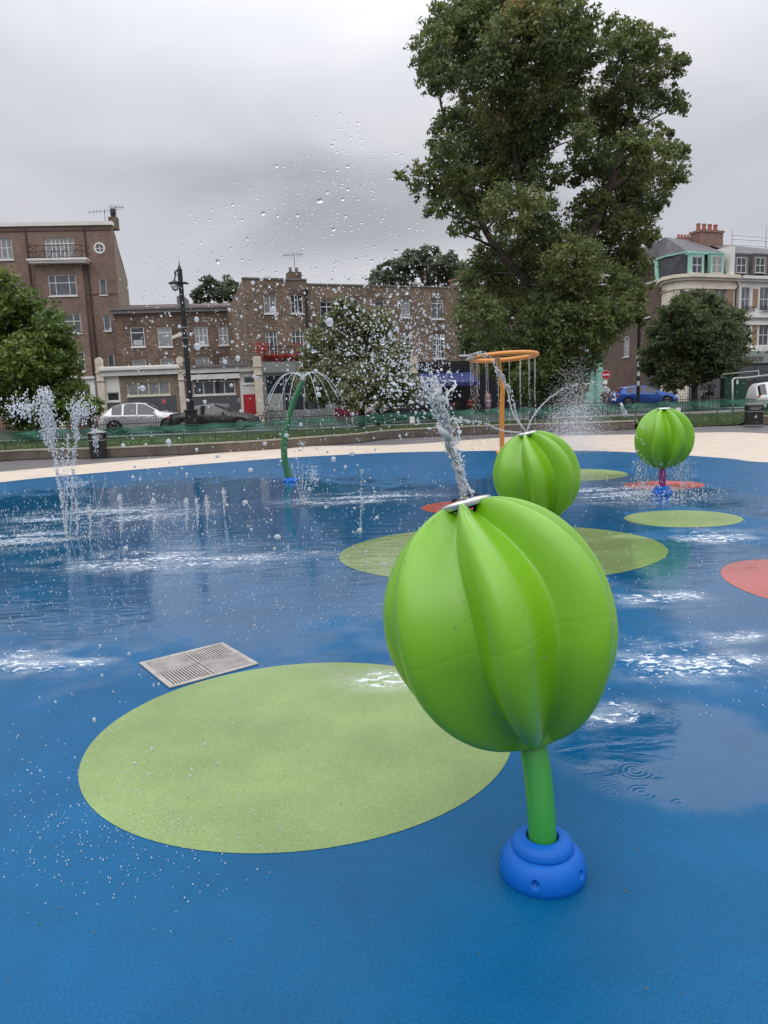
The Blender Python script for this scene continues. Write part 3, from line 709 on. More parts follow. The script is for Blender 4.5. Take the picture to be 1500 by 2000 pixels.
# round window: white ring, cross bars, pane, brick infill corners
a,b,c,d = rcR; cx, cz, rr = (a+b)/2, (c+d)/2, (b-a)/2
mb = MB(); q = Matrix.Rotation(R(90), 3, 'X'); mb.tube([Vector((cx+rr*math.cos(x), .0, cz+rr*math.sin(x))) for x in np.linspace(0, 2*math.pi, 33)], .075, 8, cap=False)
mb.box(cx-.03, cx+.03, .0, .04, cz-rr, cz+rr); mb.box(cx-rr, cx+rr, .0, .04, cz-.03, cz+.03)
rw = mb.build('round_window', M_frame, t, smooth=False)
mb = MB(); mb.add([(cx+rr*1.0*math.cos(x), .03, cz+rr*1.0*math.sin(x)) for x in np.linspace(0, 2*math.pi, 33)[:-1]], [tuple(range(32))]); mb.build('pane', M_glassm, rw)
mb = MB()
for k in range(32):
    x, x2 = 2*math.pi*k/32, 2*math.pi*(k+1)/32
    def sq(x): s_ = 1/max(abs(math.cos(x)), abs(math.sin(x))); return (cx+rr*s_*math.cos(x), .002, cz+rr*s_*math.sin(x))
    mb.quad((cx+rr*math.cos(x), .002, cz+rr*math.sin(x)), sq(x), sq(x2), (cx+rr*math.cos(x2), .002, cz+rr*math.sin(x2)))
mb.build('brick_surround', B_tall, t)
# bay below the balcony
ub0, ub1 = FT.uz(77, 560)[0], FT.uz(167, 560)[0]; zb1 = FT.uz(120, 514)[1]; FB = FT.shifted(-.45)
rcs = [FB.rect(*r_[0]) for r_ in BAY]
wall('bay', ub0, ub1, 0, zb1, rcs, B_tall, t, y=-.45, thick=.45)
for rc, r_ in zip(rcs, BAY): window(t, rc, y=-.45, glass=r_[2], **r_[1])
us0, us1 = FT.uz(62, 514)[0], FT.uz(178, 514)[0]; zs = FT.uz(120, 512)[1]
mb = MB(); mb.box(us0+.1, us1-.1, -.95, 0, zs-.2, zs-.05); mb.box(us0, us1, -1.05, 0, zs-.05, zs+.10); mb.build('balcony_slab', M_wh, t, bevel=.02)
mb = MB(); zr = zs + .95
for z in (zs+.16, zs+.55, zr): mb.bar((us0+.2,-.98,z),(us1-.3,-.98,z),.035,.035); mb.bar((us0+.2,-.98,z),(us0+.2,0,z),.035,.035); mb.bar((us1-.3,-.98,z),(us1-.05,0,z),.035,.035)
for i in range(8):
    u = us0+.2+(us1-us0-.5)*i/7; mb.bar((u,-.98,zs+.1),(u,-.98,zr),.03,.03)
for i in range(4):
    u = us0+.8+i*.75; mb.bar((u,-.99,zs+.16),(u+.35,-.99,zs+.72),.03,.03); mb.bar((u+.7,-.99,zs+.16),(u+.35,-.99,zs+.72),.03,.03)
mb.build('balcony_railing', M_iron, t)
mb = MB(); mb.box(-.1, Lx+.12, -.16, .45, top-.25, top); mb.build('parapet_coping', M_wh, t)
mb = MB(); z = FT.uz(120, 449)[1]; mb.box(0, Lx, -.06, .0, z-.06, z+.03); z = FT.uz(120, 577)[1]; mb.box(ub1, Lx, -.04, 0, z-.03, z+.05); mb.build('string_course', B_arch, t)
mb = MB()
for x in (62, 176): u = FT.uz(x, 560)[0]; mb.tube([(u,-.07,0),(u,-.07,top-.4)], .05, 6)
mb.build('drainpipe', mat('brown_pipe', (0.06,0.035,0.03), .6), t)
pA = Vector((Lx, 0, 0)); far = PY(263, 700, 66) - FT.o; far = Vector((far.dot(FT.e), far.dot(FT.n), 0)); mb = MB()
step = [(0.0, top-.25),(0.30, top-1.3),(1.0, top-3.2)]
mb.add([(Lx,.4,0),(far.x,far.y,0),(far.x,far.y,top-2.2),(Lx+(far.x-Lx)*.55,far.y*.55,top-1.6),(Lx+(far.x-Lx)*.3,far.y*.3,top-.35),(Lx,.4,top-.25)], [(0,1,2,3,4,5)]); mb.build('side_wall', B_yel, t)
mb = MB(); mb.add([(0,.4,top-.3),(Lx,.4,top-.3),(far.x,far.y,top-2.2),(0,far.y,top-.3)], [(0,1,2,3)]); mb.build('roof', M_slate, t)
u, z = FT.uz(213, 425); mb = MB(); mb.box(u-.3, u+.3, 1.0, 1.6, top-.3, top+.55); mb.build('chimney', B_low, t)
mb = MB(); mb.lathe([(.16,0),(.20,.35),(.16,.6),(.1,.62)], 10, (u, 1.3, top+.55)); mb.build('chimney_pot', M_iron, t)
def aerial(parent, x, y, z0, hgt, wdt, flip=1):
    mb = MB(); mb.tube([(x,y,z0),(x,y,z0+hgt)], .02, 5); mb.tube([(x-wdt*.6*flip,y,z0+hgt*.86),(x+wdt*.5*flip,y,z0+hgt*.96)], .016, 5)
    for i in range(8):
        q = -wdt*.55*flip + wdt*flip*i/7.5; mb.tube([(x+q,y-.02,z0+hgt*(.87+.01*i)-.18),(x+q+.03,y,z0+hgt*(.87+.01*i)+.18)], .009, 4)
    return mb.build('aerial', M_iron, parent)
aerial(t, u-.55, 1.2, top-.2, 1.3, 1.9); aerial(t, u+.2, 1.4, top+.6, .75, 1.0, -1)
u, z = FT.uz(12, 428); mb = MB(); mb.box(u-1.3, u+.9, 2, 4, top-.3, top+.35); mb.build('roof_hatch', M_wh, t)
# white ground floor bay of the flats
u0_, u1_ = FT.uz(128, 745)[0], FT.uz(196, 745)[0]; zt = FT.uz(160, 742)[1]; FG = FT.shifted(-1.6)
rc = FG.rect(158, 772, 40, 40); wall('ground_floor_front', u0_-3, u1_, 0, zt, [rc], M_wh, t, y=-1.6, thick=1.6); window(t, rc, y=-1.6, vs=(.33,.66), hs=(.45,))
mb = MB(); mb.box(u0_-3.1, u1_+.05, -1.75, -.9, zt, zt+.18); mb.build('ground_floor_cornice', M_wh, t)

# ------------------------------------------------ low two-storey terrace set behind a pair of shops
FL = Facade(236, 52.6, 480, 53.6)
t = thing('terraced_house', 'low brown brick terrace between the tall flats and the flower balcony house', 'house', FL.o, FL.rz)
top = FL.uz(350, 598)[1]; u0_ = FL.uz(224, 640)[0]; u1_ = FL.uz(494, 640)[0]
ws = []
for cx, cy in ((268.6,658),(322,658)): ws.append((FL.rect(cx,cy,27,38), dict(vs=(), hs=(.72,), glass=M_glassc)))
for cx, cy in ((393,656),(440,655)): ws.append((FL.rect(cx,cy,26,37), dict(vs=(.33,.66), hs=(.5,), glass=M_glassc)))
for cx, cy in ((273,722),(327,720),(396,717),(444,716)): ws.append((FL.rect(cx,cy,26,40), dict(vs=(), hs=(.5,), glass=M_glassc)))
ws[0][1]['glass'] = M_glass
wall('wall', u0_, u1_, 0, top-.1, [x[0] for x in ws], B_low, t)
for rc, k in ws: window(t, rc, lintel=B_arch, **k)
mb = MB(); mb.box(u0_-.1, u1_, -.28, .3, top-.42, top-.22); mb.box(u0_-.2, u1_, -.38, .3, top-.20, top-.05); mb.build('cornice', M_lead, t)
mb = MB(); mb.add([(u0_,.3,top-.1),(u1_,.3,top-.1),(u1_,5,top+.75),(u0_,5,top+.75)], [(0,1,2,3)]); mb.box(u0_, u1_, 4.5, 5, 0, top+.7); mb.build('roof', mat('clay_tiles', (0.13,0.075,0.06), .8, var=.3, scale=3), t)
um = FL.uz(352, 600)[0]; mb = MB(); mb.box(um-.25, um+.25, .4, 3, top-.1, top+.75); mb.build('party_wall', M_lead, t)
# blackboard-coloured shield shape hanging in first window
a,b,c,d = ws[0][0]; mb = MB(); mb.box(a+.15, b-.15, .075, .085, c+.1, c+.35*(d-c)); mb.build('window_blind', mat('blind_pale', (.4,.4,.4), .7), t)
# shops in front
def pilaster(parent, u, y, z1, w_=.36, scroll=True):
    mb = MB(); mb.box(u-w_/2, u+w_/2, y-.22, y+.1, 0, z1-.75); mb.box(u-w_/2-.05, u+w_/2+.05, y-.28, y+.1, z1-.75, z1-.66); mb.box(u-w_/2, u+w_/2, y-.24, y+.1, z1-.66, z1-.1)
    mb.box(u-w_/2-.04, u+w_/2+.04, y-.3, y+.1, z1-1.25, z1-1.18)
    if scroll: mb.lathe([(.001,-.22),(.22,-.22),(.24,0),(.22,.22),(.001,.22)], 14, (u, y-.06, z1-.02), Matrix.Rotation(R(90), 3, 'X'))
    return mb.build('pilaster', M_stone, parent)
FS = Facade(192, 47.0, 505, 48.4)
zF = FS.uz(270, 716)[1]; zFb = FS.uz(270, 733)[1]
t = thing('shop', 'closed single storey shop with yellow brick front and charcoal panel', 'shop', FS.o, FS.rz)
ua, ub = FS.uz(204, 760)[0], FS.uz(352, 760)[0]; ud = FS.uz(234, 760)[0]
r1 = FS.rect(290, 759, 83, 26); r2 = FS.rect(221, 775, 24, 17)
wall('wall', ud, ub, 0, zFb, [r1], B_yel, t, thick=4.5); window(t, r1, vs=(.25,.5,.75), hs=(), glass=M_glassc, frame=M_cream)
wall('entrance_wall', ua, ud, 0, zFb, [r2], M_wh, t, thick=.3); window(t, r2, vs=(), hs=())
u_, z_ = FS.uz(290, 773); a,b,c,d = r1
mb = MB(); mb.box(a, b+.35, -.03, .0, .35, c-.05); mb.build('boarded_panel', M_char, t)
a2,b2,c2,d2 = r2; mb = MB(); mb.box(ua+.1, b2, -.02, .0, .1, c2-.12); mb.build('door', M_char, t)
mb = MB(); mb.add([(a+.3,-.04,.75),(a+1.0,-.04,1.0),(a+1.6,-.04,1.25),(b-.6,-.04,1.15),(b-.2,-.04,.85),(b-.5,-.04,.5),(a+1.2,-.04,.55)], [(0,1,2,3,4,5,6)]); mb.build('bare_patch', M_patch, t)
mb = MB(); mb.box(b-.55, b-.3, -.045, -.03, c-.55, c-.28); mb.build('poster', mat('poster_red', (.45,.12,.14), .6), t)
mb = MB(); mb.box(a-.75, a-.35, -.03, 0, 1.3, 1.6); mb.build('notice', mat('notice_grey', (.35,.35,.35), .6), t)
mb = MB(); mb.box(ua-.1, ub, -.25, .3, zFb, zF-.2); mb.build('fascia', M_wh, t)
mb = MB(); mb.box(ua-.15, ub+.05, -.4, .3, zF-.2, zF-.05); mb.box(ua-.1, ub, -.3, .3, zF-.05, zF+.05); mb.box(ua, ub, .3, 4.5, zF-.2, zF-.1); mb.build('cornice', M_wh, t)
pilaster(t, FS.uz(199, 760)[0], 0, FS.uz(199, 716)[1]+.35, .42)
t = thing('shop', 'single storey shop with red door and red brick piers beside the charcoal panelled shop', 'shop', FS.o, FS.rz)
ua, ub = FS.uz(360, 760)[0], FS.uz(502, 760)[0]; r1 = FS.rect(418, 757, 82, 27); udr0, udr1 = FS.uz(476, 790)[0], FS.uz(502, 790)[0]
r2 = FS.rect(487, 742, 23, 14)
wall('wall', ua, udr0-.15, 0, zFb, [r1], B_red, t, thick=4.5); window(t, r1, vs=(.25,.5,.75), hs=(), glass=M_glass)
wall('entrance_wall', udr0-.15, ub, 0, zFb+.2, [r2], M_wh, t); window(t, r2, vs=(), hs=(), rev=.14)
a,b,c,d = r1; mb = MB(); mb.box(a-.1, b+.2, -.03, 0, .35, c-.05); mb.build('boarded_panel', M_char, t)
mb = MB(); mb.add([(a+.5,-.04,1.25),(a+1.0,-.04,1.5),(a+2.0,-.04,1.4),(b-.5,-.04,1.45),(b-.4,-.04,1.2),(a+1.2,-.04,1.1)], [(0,1,2,3,4,5)]); mb.build('bare_patch', M_patch, t)
for q_ in (.55, .9): mb = MB(); mb.box(a+q_, a+q_+.25, -.045, -.03, 1.25-q_*.3, 1.5-q_*.3); mb.build('poster', MATS['poster_red'], t)
mb = MB(); mb.box(a-.1, b+.35, -.22, 0, d+.1, d+.4); mb.build('blind_box', M_wh, t)
zd = FS.uz(489, 770)[1]
dd = MB(); dd.box(udr0, udr1-.05, -.035, 0, .08, zd); dr = dd.build('door', M_doorred, t)
mb = MB(); mb.ball((udr1-.14,-.06,1.05), .035, 6); mb.build('handle', M_steel, dr)
mb = MB(); mb.box(udr0-.5, udr0-.2, -.03, 0, 1.45, 1.75); mb.build('notice', MATS['notice_grey'], t)
mb = MB(); mb.box(ua-.1, ub, -.25, .3, zFb, zF-.2); mb.build('fascia', M_wh, t)
mb = MB(); mb.box(ua-.1, ub, -.4, .3, zF-.2, zF-.05); mb.box(ua, ub, .3, 4.5, zF-.2, zF-.1); mb.box(ua+2.8, ua+4.5, 1.5, 3, zF-.1, zF+.35); mb.build('cornice', M_lead, t)
pilaster(t, FS.uz(356, 760)[0], 0, FS.uz(352, 716)[1]+.4, .34)

# ------------------------------------------------ three-storey terrace, receding to the right
FM = Facade(491, 48.6, 930, 55.4)
def zz(f, px, py): return f.uz(px, py)[1]
t = thing('terraced_house', 'three storey brown brick house with red flower balcony above a framing shop', 'house', FM.o, FM.rz)
tM = zz(FM, 550, 544); uM = FM.uz(604, 640)[0]
ws = [(FM.rect(527.5,593.6,24,37), dict(vs=(.5,), hs=(), glass=M_glassc)), (FM.rect(580,593.6,24,37), dict(vs=(.35,.6), hs=(), glass=M_glass))]
dz = [(FM.rect(531,671,23,46), dict(vs=(.3,.7), hs=(.78,), glass=M_glassm)), (FM.rect(583,670,23,46), dict(vs=(.3,.7), hs=(.78,), glass=M_glassm))]
wall('wall', 0, uM, 0, tM-.08, [x[0] for x in ws+dz], B_mid, t)
for rc, k in ws: window(t, rc, lintel=B_arch, **k)
for rc, k in dz: window(t, rc, kind='balcony_door', sill=False, **k)
mb = MB(); mb.box(-.05, uM, -.05, .35, tM-.08, tM+.02); mb.build('coping', M_lead, t)
mb = MB(); mb.add([(0,.3,0),(0,11,0),(0,11,tM-3.2),(0,.3,tM-.1)], [(3,2,1,0)]); mb.build('side_wall', B_mid, t)
mb = MB(); mb.add([(0,.3,tM-.3),(uM,.3,tM-.3),(uM,11,tM-3.0),(0,11,tM-3.2)], [(0,1,2,3)]); mb.build('roof', M_slate, t)
u, _ = FM.uz(588, 530); mb = MB(); mb.box(u-.42, u+.42, 1.2, 2.0, tM-.3, tM+.65); mb.build('chimney', B_low, t)
for dx in (-.22, .22): mb = MB(); mb.lathe([(.13,0),(.10,.3),(.12,.32)], 10, (u+dx, 1.6, tM+.65)); mb.build('chimney_pot', M_lead, t)
aerial(t, u+.1, 1.6, tM+.8, 1.1, 1.3)
uf = FM.uz(603, 640)[0]; mb = MB(); mb.tube([(uf-.1,-.08,2.5),(uf-.1,-.08,tM-.6)], .055, 6); mb.box(uf-.25, uf+.05, -.2, 0, tM-.9, tM-.55); mb.build('drainpipe', M_iron, t)
# framing shop below
FSH = FM.shifted(-1.5); u0_, u1_ = FSH.uz(512, 770)[0], FSH.uz(660, 770)[0]; zf1, zf0 = zz(FSH, 560, 706), zz(FSH, 560, 727)
t2 = thing('shop', 'grey framing shop with tall dark window grid under the flower balcony', 'shop', FSH.o, FSH.rz)
mb = MB(); mb.box(u0_-.1, u1_, -.1, 1.5, zf0, zf1); mb.build('fascia', M_greyp, t2)
ra = (u0_+.25, u0_+4.3, .75, zf0-.12); rb = (u0_+5.4, u1_-.4, .9, zf0-.9)
wall('shopfront', u0_, u1_, 0, zf0, [ra, rb], M_greyp, t2, thick=1.4); window(t2, ra, vs=(.3,.62), hs=(.48,), glass=M_glass, frame=M_greyp, sill=False, fw_=.09); window(t2, rb, vs=(.5,), hs=(.6,), glass=M_glass, frame=M_greyp, sill=False)
mb = MB(); mb.box(ra[0]+.1, ra[0]+1.1, .02, .05, .85, 1.9); mb.build('window_display', mat('display_paper', (.33,.34,.32), .7, var=.5, scale=9), t2)
pilaster(t2, FSH.uz(505, 760)[0], 0, zf1+.45, .42, False)
def text(s, parent, loc, rot, size, m, name='lettering', ext=.012):
    cu = bpy.data.curves.new(name, 'FONT'); cu.body = s; cu.size = size; cu.extrude = ext; cu.align_x = 'CENTER'; cu.align_y = 'CENTER'
    o = bpy.data.objects.new(name, cu); col.objects.link(o)
    dg = bpy.context.evaluated_depsgraph_get(); me = bpy.data.meshes.new_from_object(o.evaluated_get(dg)); bpy.data.objects.remove(o)
    me.materials.clear(); me.materials.append(m); o = bpy.data.objects.new(name, me); col.objects.link(o); o.parent = parent; o.location = loc; o.rotation_euler = rot; return o
ut, zt = FSH.uz(616, 732)
M_let = mat('dark_lettering', (0.10,0.11,0.11), .5, var=0)
mb = MB(); mb.box(ut-.62, ut+.9, -.14, -.102, zt-.75, zt+.42); mb.build('sign_board', M_greyp, t2)
text('OLD', t2, (ut+.1, -.16, zt+.05), (R(90),0,0), .36, M_let); text('FRAMING', t2, (ut+.1, -.16, zt-.32), (R(90),0,0), .32, M_let)
# planter with red flowers and iron rail on the shop roof
t3 = thing('flower_box', 'long balcony box overflowing with red flowers above the framing shop', 'flower box', FSH.o, FSH.rz)
fb0, fb1 = FSH.uz(516, 700)[0], FSH.uz(618, 700)[0]
mb = MB(); mb.box(fb0, fb1, -.05, .2, zf1, zf1+.18); mb.build('box', mat('dark_planter', (.03,.03,.03), .6), t3)
K = 2600; fx = fb0 + (fb1-fb0)*rng.random(K); fy = -.12 + .4*rng.random(K); fz = zf1 + .02 + .42*rng.random(K)
pk = rng.random(K) < .16; fx = np.where(pk, rng.choice([fb0-.2, fb1-1.2, fb0+.1], K)+rng.normal(0,.2,K), fx); fz = np.where(pk, zf1+.5+.7*rng.random(K), fz)
def leaf_quads(C, size, n, flat=0.0):
    k = len(C); a = rng.normal(size=(k,3)); a /= np.linalg.norm(a,axis=1)[:,None]; b = rng.normal(size=(k,3)); b -= a*(a*b).sum(1)[:,None]; b /= np.linalg.norm(b,axis=1)[:,None]
    s = size[:,None] if np.ndim(size) else size
    return np.stack([C-a*s, C-b*s*.5, C+a*s, C+b*s*.5], 1).reshape(-1,3), np.arange(k*4).reshape(-1,4)
V, Fq = leaf_quads(np.stack([fx,fy,fz],1), np.full(K,.07), K)
M_flower = leafmat('flower_petals', [(0,(0.05,0.12,0.03)),(.26,(0.05,0.12,0.03)),(.3,(0.50,0.01,0.02)),(.75,(0.62,0.03,0.04)),(1,(0.55,0.10,0.16))])
np_mesh('flowers', V, Fq, M_flower, t3, attr=rng.random(K))
mb = MB(); mb.bar((fb0,.25,zf1+.95),(fb1,.25,zf1+.95),.04,.04)
for i in range(34): u = fb0+(fb1-fb0)*i/33; mb.bar((u,.25,zf1),(u,.25,zf1+.95),.018,.018)
mb.build('balcony_rail', M_iron, t3)
# right-hand part of the terrace
t = thing('terraced_house', 'long three storey brown brick terrace with white windows behind the water spray', 'house', FM.o, FM.rz)
uE = FM.uz(930, 640)[0]; tR = tM - .28
ws = []
for cx, cy, w_, h_, k in [(639,607,27,36,dict(vs=(.5,),hs=(.72,))),(689,601,26,34,dict(vs=(.5,),hs=(.6,))),(742,606,19,37,dict(vs=(),hs=(.55,))),(792,602,18,35,dict(vs=(),hs=(.15,),glass=M_glassc)),
        (854.6,604,24,38,dict(vs=(.5,),hs=(.8,),glass=M_glassm)),(903,606,20,37,dict(vs=(),hs=(.5,))),(793,667,18,38,dict(vs=(.5,),hs=(.75,))),(857.5,676,24,48,dict(vs=(.33,.5,.67),hs=(.3,.55,.8),glass=M_glassm)),
        (908,670,22,48,dict(vs=(.5,),hs=(.6,))),(742,668,19,38,dict(vs=(.5,),hs=(.7,))),(689,665,22,40,dict(vs=(.5,),hs=(.7,))),(640,665,22,40,dict(vs=(.5,),hs=(.7,)))]:
    ws.append((FM.rect(cx,cy,w_,h_), k))
wall('wall', uM, uE, 0, tR-.08, [x[0] for x in ws], B_mid, t)
for rc, k in ws: window(t, rc, lintel=B_arch, **k)
mb = MB(); mb.box(uM, uE, -.05, .35, tR-.08, tR+.02); mb.build('coping', M_lead, t)
mb = MB(); mb.add([(uM,.3,tR-.3),(uE,.3,tR-.3),(uE,10,tR-1.5),(uM,10,tR-1.5)], [(0,1,2,3)]); mb.quad((uE,0,0),(uE,10,0),(uE,10,tR-1.4),(uE,0,tR-.1)); mb.build('roof', M_slate, t)
u, _ = FM.uz(912, 545); mb = MB(); mb.box(u-.6, u+.5, .6, 1.5, tR-.3, tR+.55); mb.box(u-.68, u+.58, .52, 1.58, tR+.55, tR+.7); mb.build('chimney', B_red, t)
t2 = thing('shop', 'black fronted shop with navy blue awning behind the water spray', 'shop', FSH.o, FSH.rz)
u0_, u1_ = FSH.uz(806, 760)[0], FSH.uz(925, 760)[0]; z1 = zz(FSH, 860, 706); z0 = zz(FSH, 860, 727)
M_blk = mat('black_shopfront_and_shade', (0.012,0.012,0.016), .4, var=.2); M_navy = mat('navy_canvas', (0.020,0.032,0.13), .7, var=.12)
mb = MB(); mb.box(u0_, u1_, -.15, 1.4, z0, z1); mb.build('fascia', M_blk, t2)
rc = (u0_+.4, u1_-1.6, .7, z0-.4); wall('shopfront', u0_, u1_, 0, z0, [rc], M_blk, t2, thick=1.4); window(t2, rc, vs=(.33,.66), hs=(), frame=M_blk, sill=False)
mb = MB(); mb.add([(u0_+.3,-.15,z0-.05),(u1_-.3,-.15,z0-.05),(u1_-.3,-1.3,z0-.75),(u0_+.3,-1.3,z0-.75),(u1_-.3,-1.3,z0-1.0),(u0_+.3,-1.3,z0-1.0)], [(0,3,2,1),(3,5,4,2)]); mb.build('awning', M_navy, t2)
pilaster(t2, FSH.uz(809, 760)[0], 0, z1+.5, .36, False)
u0_, u1_ = FSH.uz(662, 760)[0], FSH.uz(806, 760)[0]
t2 = thing('shop', 'white fronted shop hidden behind the middle tree and parked van', 'shop', FSH.o, FSH.rz)
rc = (u0_+.8, u1_-.8, .7, z0-.2); wall('shopfront', u0_, u1_, 0, z1, [rc], M_wh, t2, thick=1.4); window(t2, rc, vs=(.25,.5,.75), hs=(.7,), sill=False)

# ------------------------------------------------ corner building hidden by the big tree, with mint shopfront
FC = Facade(926, 57.0, 1176, 60.5)
t = thing('corner_house', 'brown brick house mostly hidden behind the big lime tree', 'house', FC.o, FC.rz)
tc_ = zz(FC, 1050, 556); uE = FC.len
ws = [(FC.rect(x, y, 22, 40), dict(vs=(.5,), hs=(.5,))) for x in (960,1010,1060,1110,1150) for y in (600,665)]
wall('wall', 0, uE, 0, tc_, [x[0] for x in ws], B_side, t, thick=.3)
for rc, k in ws: window(t, rc, **k)
mb = MB(); mb.box(0, uE+.0, .3, 8, 0, tc_-.1); mb.build('rear_block', B_side, t)
mb = MB(); mb.box(0, FC.uz(1110, 750)[0], -.6, -.005, 0, zz(FC, 1050, 712)); mb.build('tree_shade_block', M_blk, t)  # black box added as painted shade under the lime tree
FMi = FC.shifted(-1.2); t2 = thing('shop', 'mint green shopfront beside the no entry sign', 'shop', FMi.o, FMi.rz)
u0_, u1_ = FMi.uz(1112, 750)[0], FMi.uz(1173, 750)[0]; z1 = zz(FMi, 1155, 697); z0 = zz(FMi, 1155, 712)
mb = MB(); mb.box(u0_, u1_, -.2, 1.2, z0, z1); mb.build('fascia', M_mint, t2)
mb = MB(); mb.box(u0_-.1, u1_+.12, -.35, 1.2, z1, z1+.16); mb.build('cornice', M_mint, t2)
rc = (u0_+.1, u1_-1.9, .8, z0-.25); wall('shopfront', u0_, u1_, 0, z0, [rc], M_mint, t2, thick=1.1); window(t2, rc, vs=(.25,.5,.75), hs=(.7,), frame=M_mint, sill=False)
mb = MB(); mb.box(u1_-.5, u1_-.02, -.28, -.005, 0, z0-.02); mb.box(u1_-.56, u1_+.04, -.34, -.005, z0-.5, z0-.38); mb.build('pilaster', M_mint, t2)
mb = MB()
for i in range(9): mb.box(u1_-1.75, u1_-.55, -.012, -.002, .2+i*.38, .2+i*.38+.35)
mb.build('door_panels', M_mint, t2)

# ------------------------------------------------ right: Victorian corner block with mansard
def cornerY(px): return {1287:65.5}.get(px, 62)
FR = Facade(1343, 62.0, 1437, 64.2)
def pt(px, Y, f=FR):
    p = PY(px, 740, Y) - f.o; return Vector((p.dot(f.e), p.dot(f.n), 0))
t = thing('corner_building', 'cream Victorian corner building with mint green dormers and dark mansard', 'building', FR.o, FR.rz)
zc = zz(FR, 1390, 537.5); curve = [pt(1289, 66.2), pt(1291, 64.6), pt(1300, 63.2), pt(1316, 62.3), pt(1343, 62.0)]
uR = FR.uz(1436, 600)[0]
rws = [(FR.rect(1407,585,24,50), dict(vs=(.5,), hs=(.5,), glass=M_glassm)), (FR.rect(1370,585,22,48), dict(vs=(.5,), hs=(.5,), glass=M_glassm)),
       (FR.rect(1370,655,22,44), dict(vs=(.5,), hs=(.5,))), (FR.rect(1407,655,22,44), dict(vs=(.5,), hs=(.5,)))]
wall('wall', 0, uR, 0, zc, [x[0] for x in rws], M_cream, t, thick=.3)
for rc, k in rws: window(t, rc, **k)
mb = MB()
for a, b in zip(curve[:-1], curve[1:]): mb.quad((a.x,a.y,0),(b.x,b.y,0),(b.x,b.y,zc),(a.x,a.y,zc))
mb.build('curved_corner', M_cream, t)
# windows on the curve: set a few millimetres proud, each with its own frame
ca, cb = curve[3], curve[4]; dirv = (cb-ca).normalized(); ang = math.atan2(dirv.y, dirv.x)
for (zc0, zc1) in ((zz(FR,1330,612), zz(FR,1330,566)), (zz(FR,1330,680), zz(FR,1330,640))):
    wv = window(t, (0.25, 1.45, zc0, zc1), y=-.12, vs=(.33,.66), hs=(.5,), glass=M_glassm); wv.location = ca; wv.rotation_euler = (0,0,ang)
# brick panels between windows
mb = MB()
for (x, w_) in ((1389, 12), (1425, 14)):
    a,b,c,d = FR.rect(x, 588, w_, 46); mb.box(a, b, -.02, 0, c, d); a,b,c,d = FR.rect(x, 655, w_, 44); mb.box(a, b, -.02, 0, c, d)
mb.build('brick_panels', B_tan, t)
full = curve + [Vector((uR, 0, 0))]
def band(pts, off, z0, z1):
    mb = MB()
    n_ = len(pts); P = []
    for i, p in enumerate(pts):
        d = (pts[min(i+1,n_-1)] - pts[max(i-1,0)]).normalized(); P.append(Vector((p.x + d.y*off, p.y - d.x*off, 0)))
    for a, b, pa, pb_ in zip(P[:-1], P[1:], pts[:-1], pts[1:]):
        mb.quad((a.x,a.y,z0),(b.x,b.y,z0),(b.x,b.y,z1),(a.x,a.y,z1)); mb.quad((a.x,a.y,z1),(b.x,b.y,z1),(pb_.x,pb_.y+.4,z1),(pa.x,pa.y+.4,z1)); mb.quad((pa.x,pa.y,z0),(pb_.x,pb_.y,z0),(b.x,b.y,z0),(a.x,a.y,z0))
    return mb
m_ = band(full, .45, zc-.22, zc+.05); m2 = band(full, .25, zc-.42, zc-.225); m_.add(m2.v, m2.f); m_.build('cornice', M_cream, t)
m_ = band(full, .10, zz(FR,1390,562)-.1, zz(FR,1390,562)+.05); m_.build('string_course', M_cream, t)
# mansard
zr_ = zz(FR, 1390, 489); zh = PY(1390, 468, 67).z; P0 = pt(1302, 66.0); back = 8.0
base = [Vector((curve[1].x+.25, curve[1].y+.8, zc+.05)), Vector((curve[2].x+.55, curve[2].y+.7, zc+.05)), Vector((.3,.35,zc+.05)), Vector((uR-.3,.35,zc+.05))]
topp = [Vector((v.x + (.35 if i < 2 else 0), v.y + .55, zr_)) for i, v in enumerate(base)]
ridge = [Vector((2.0-1.2, 3.6, zh+.1)), Vector((uR-1.5, 3.8, zh))]
mb = MB()
for i in range(3): mb.quad(base[i], base[i+1], topp[i+1], topp[i])
mb.build('mansard', M_slateb, t)
mb = MB(); 
ov = [Vector((v.x-(.1 if i<2 else 0), v.y-.15, zr_+.03)) for i, v in enumerate(topp)]
mb.add([ov[0], ov[1], ov[2], ov[3], ridge[1], ridge[0], Vector((ov[0].x, 9, zr_+.6)), Vector((uR, 9, zh-.3))], [(0,1,5),(1,2,5),(2,3,4,5),(0,5,6),(5,4,7,6)]); mb.build('roof', M_slate, t)
mb = MB()
for i in range(3): mb.bar(ov[i]+Vector((0,0,-.08)), ov[i+1]+Vector((0,0,-.08)), .12, .14)
mb.build('eaves_board', M_mint, t)
for cx in (1364, 1403):
    a,b,c,d = FR.rect(cx, 517, 21, 33); q = .10
    mb = MB(); mb.box(a-.15, a, .10, .42, c-.12, d+.2); mb.box(b, b+.15, .10, .42, c-.12, d+.2); mb.box(a, b, .10, .62, d, d+.2); mb.box(a-.2, b+.2, .06, .7, d+.2, d+.3); dm_ = mb.build('dormer', M_mint, t)
    wv = window(dm_, (a,b,c,d), y=.09, vs=(.5,), hs=(.5,), glass=M_glass if cx == 1364 else M_glassc, sill=False, rev=.1)
mb = MB(); a = FR.uz(1304, 520)[0]; mb.bar(base[0]+Vector((-.1,-.05,0)), topp[0]+Vector((-.1,-.05,0)), .35, .2); mb.build('mansard_edge', M_mint, t)
c_a = pt(1365, 66.5); c_b = pt(1408, 67.5); ch0, ch1 = c_a.x, c_b.x; zz1 = PY(1388,453,67).z
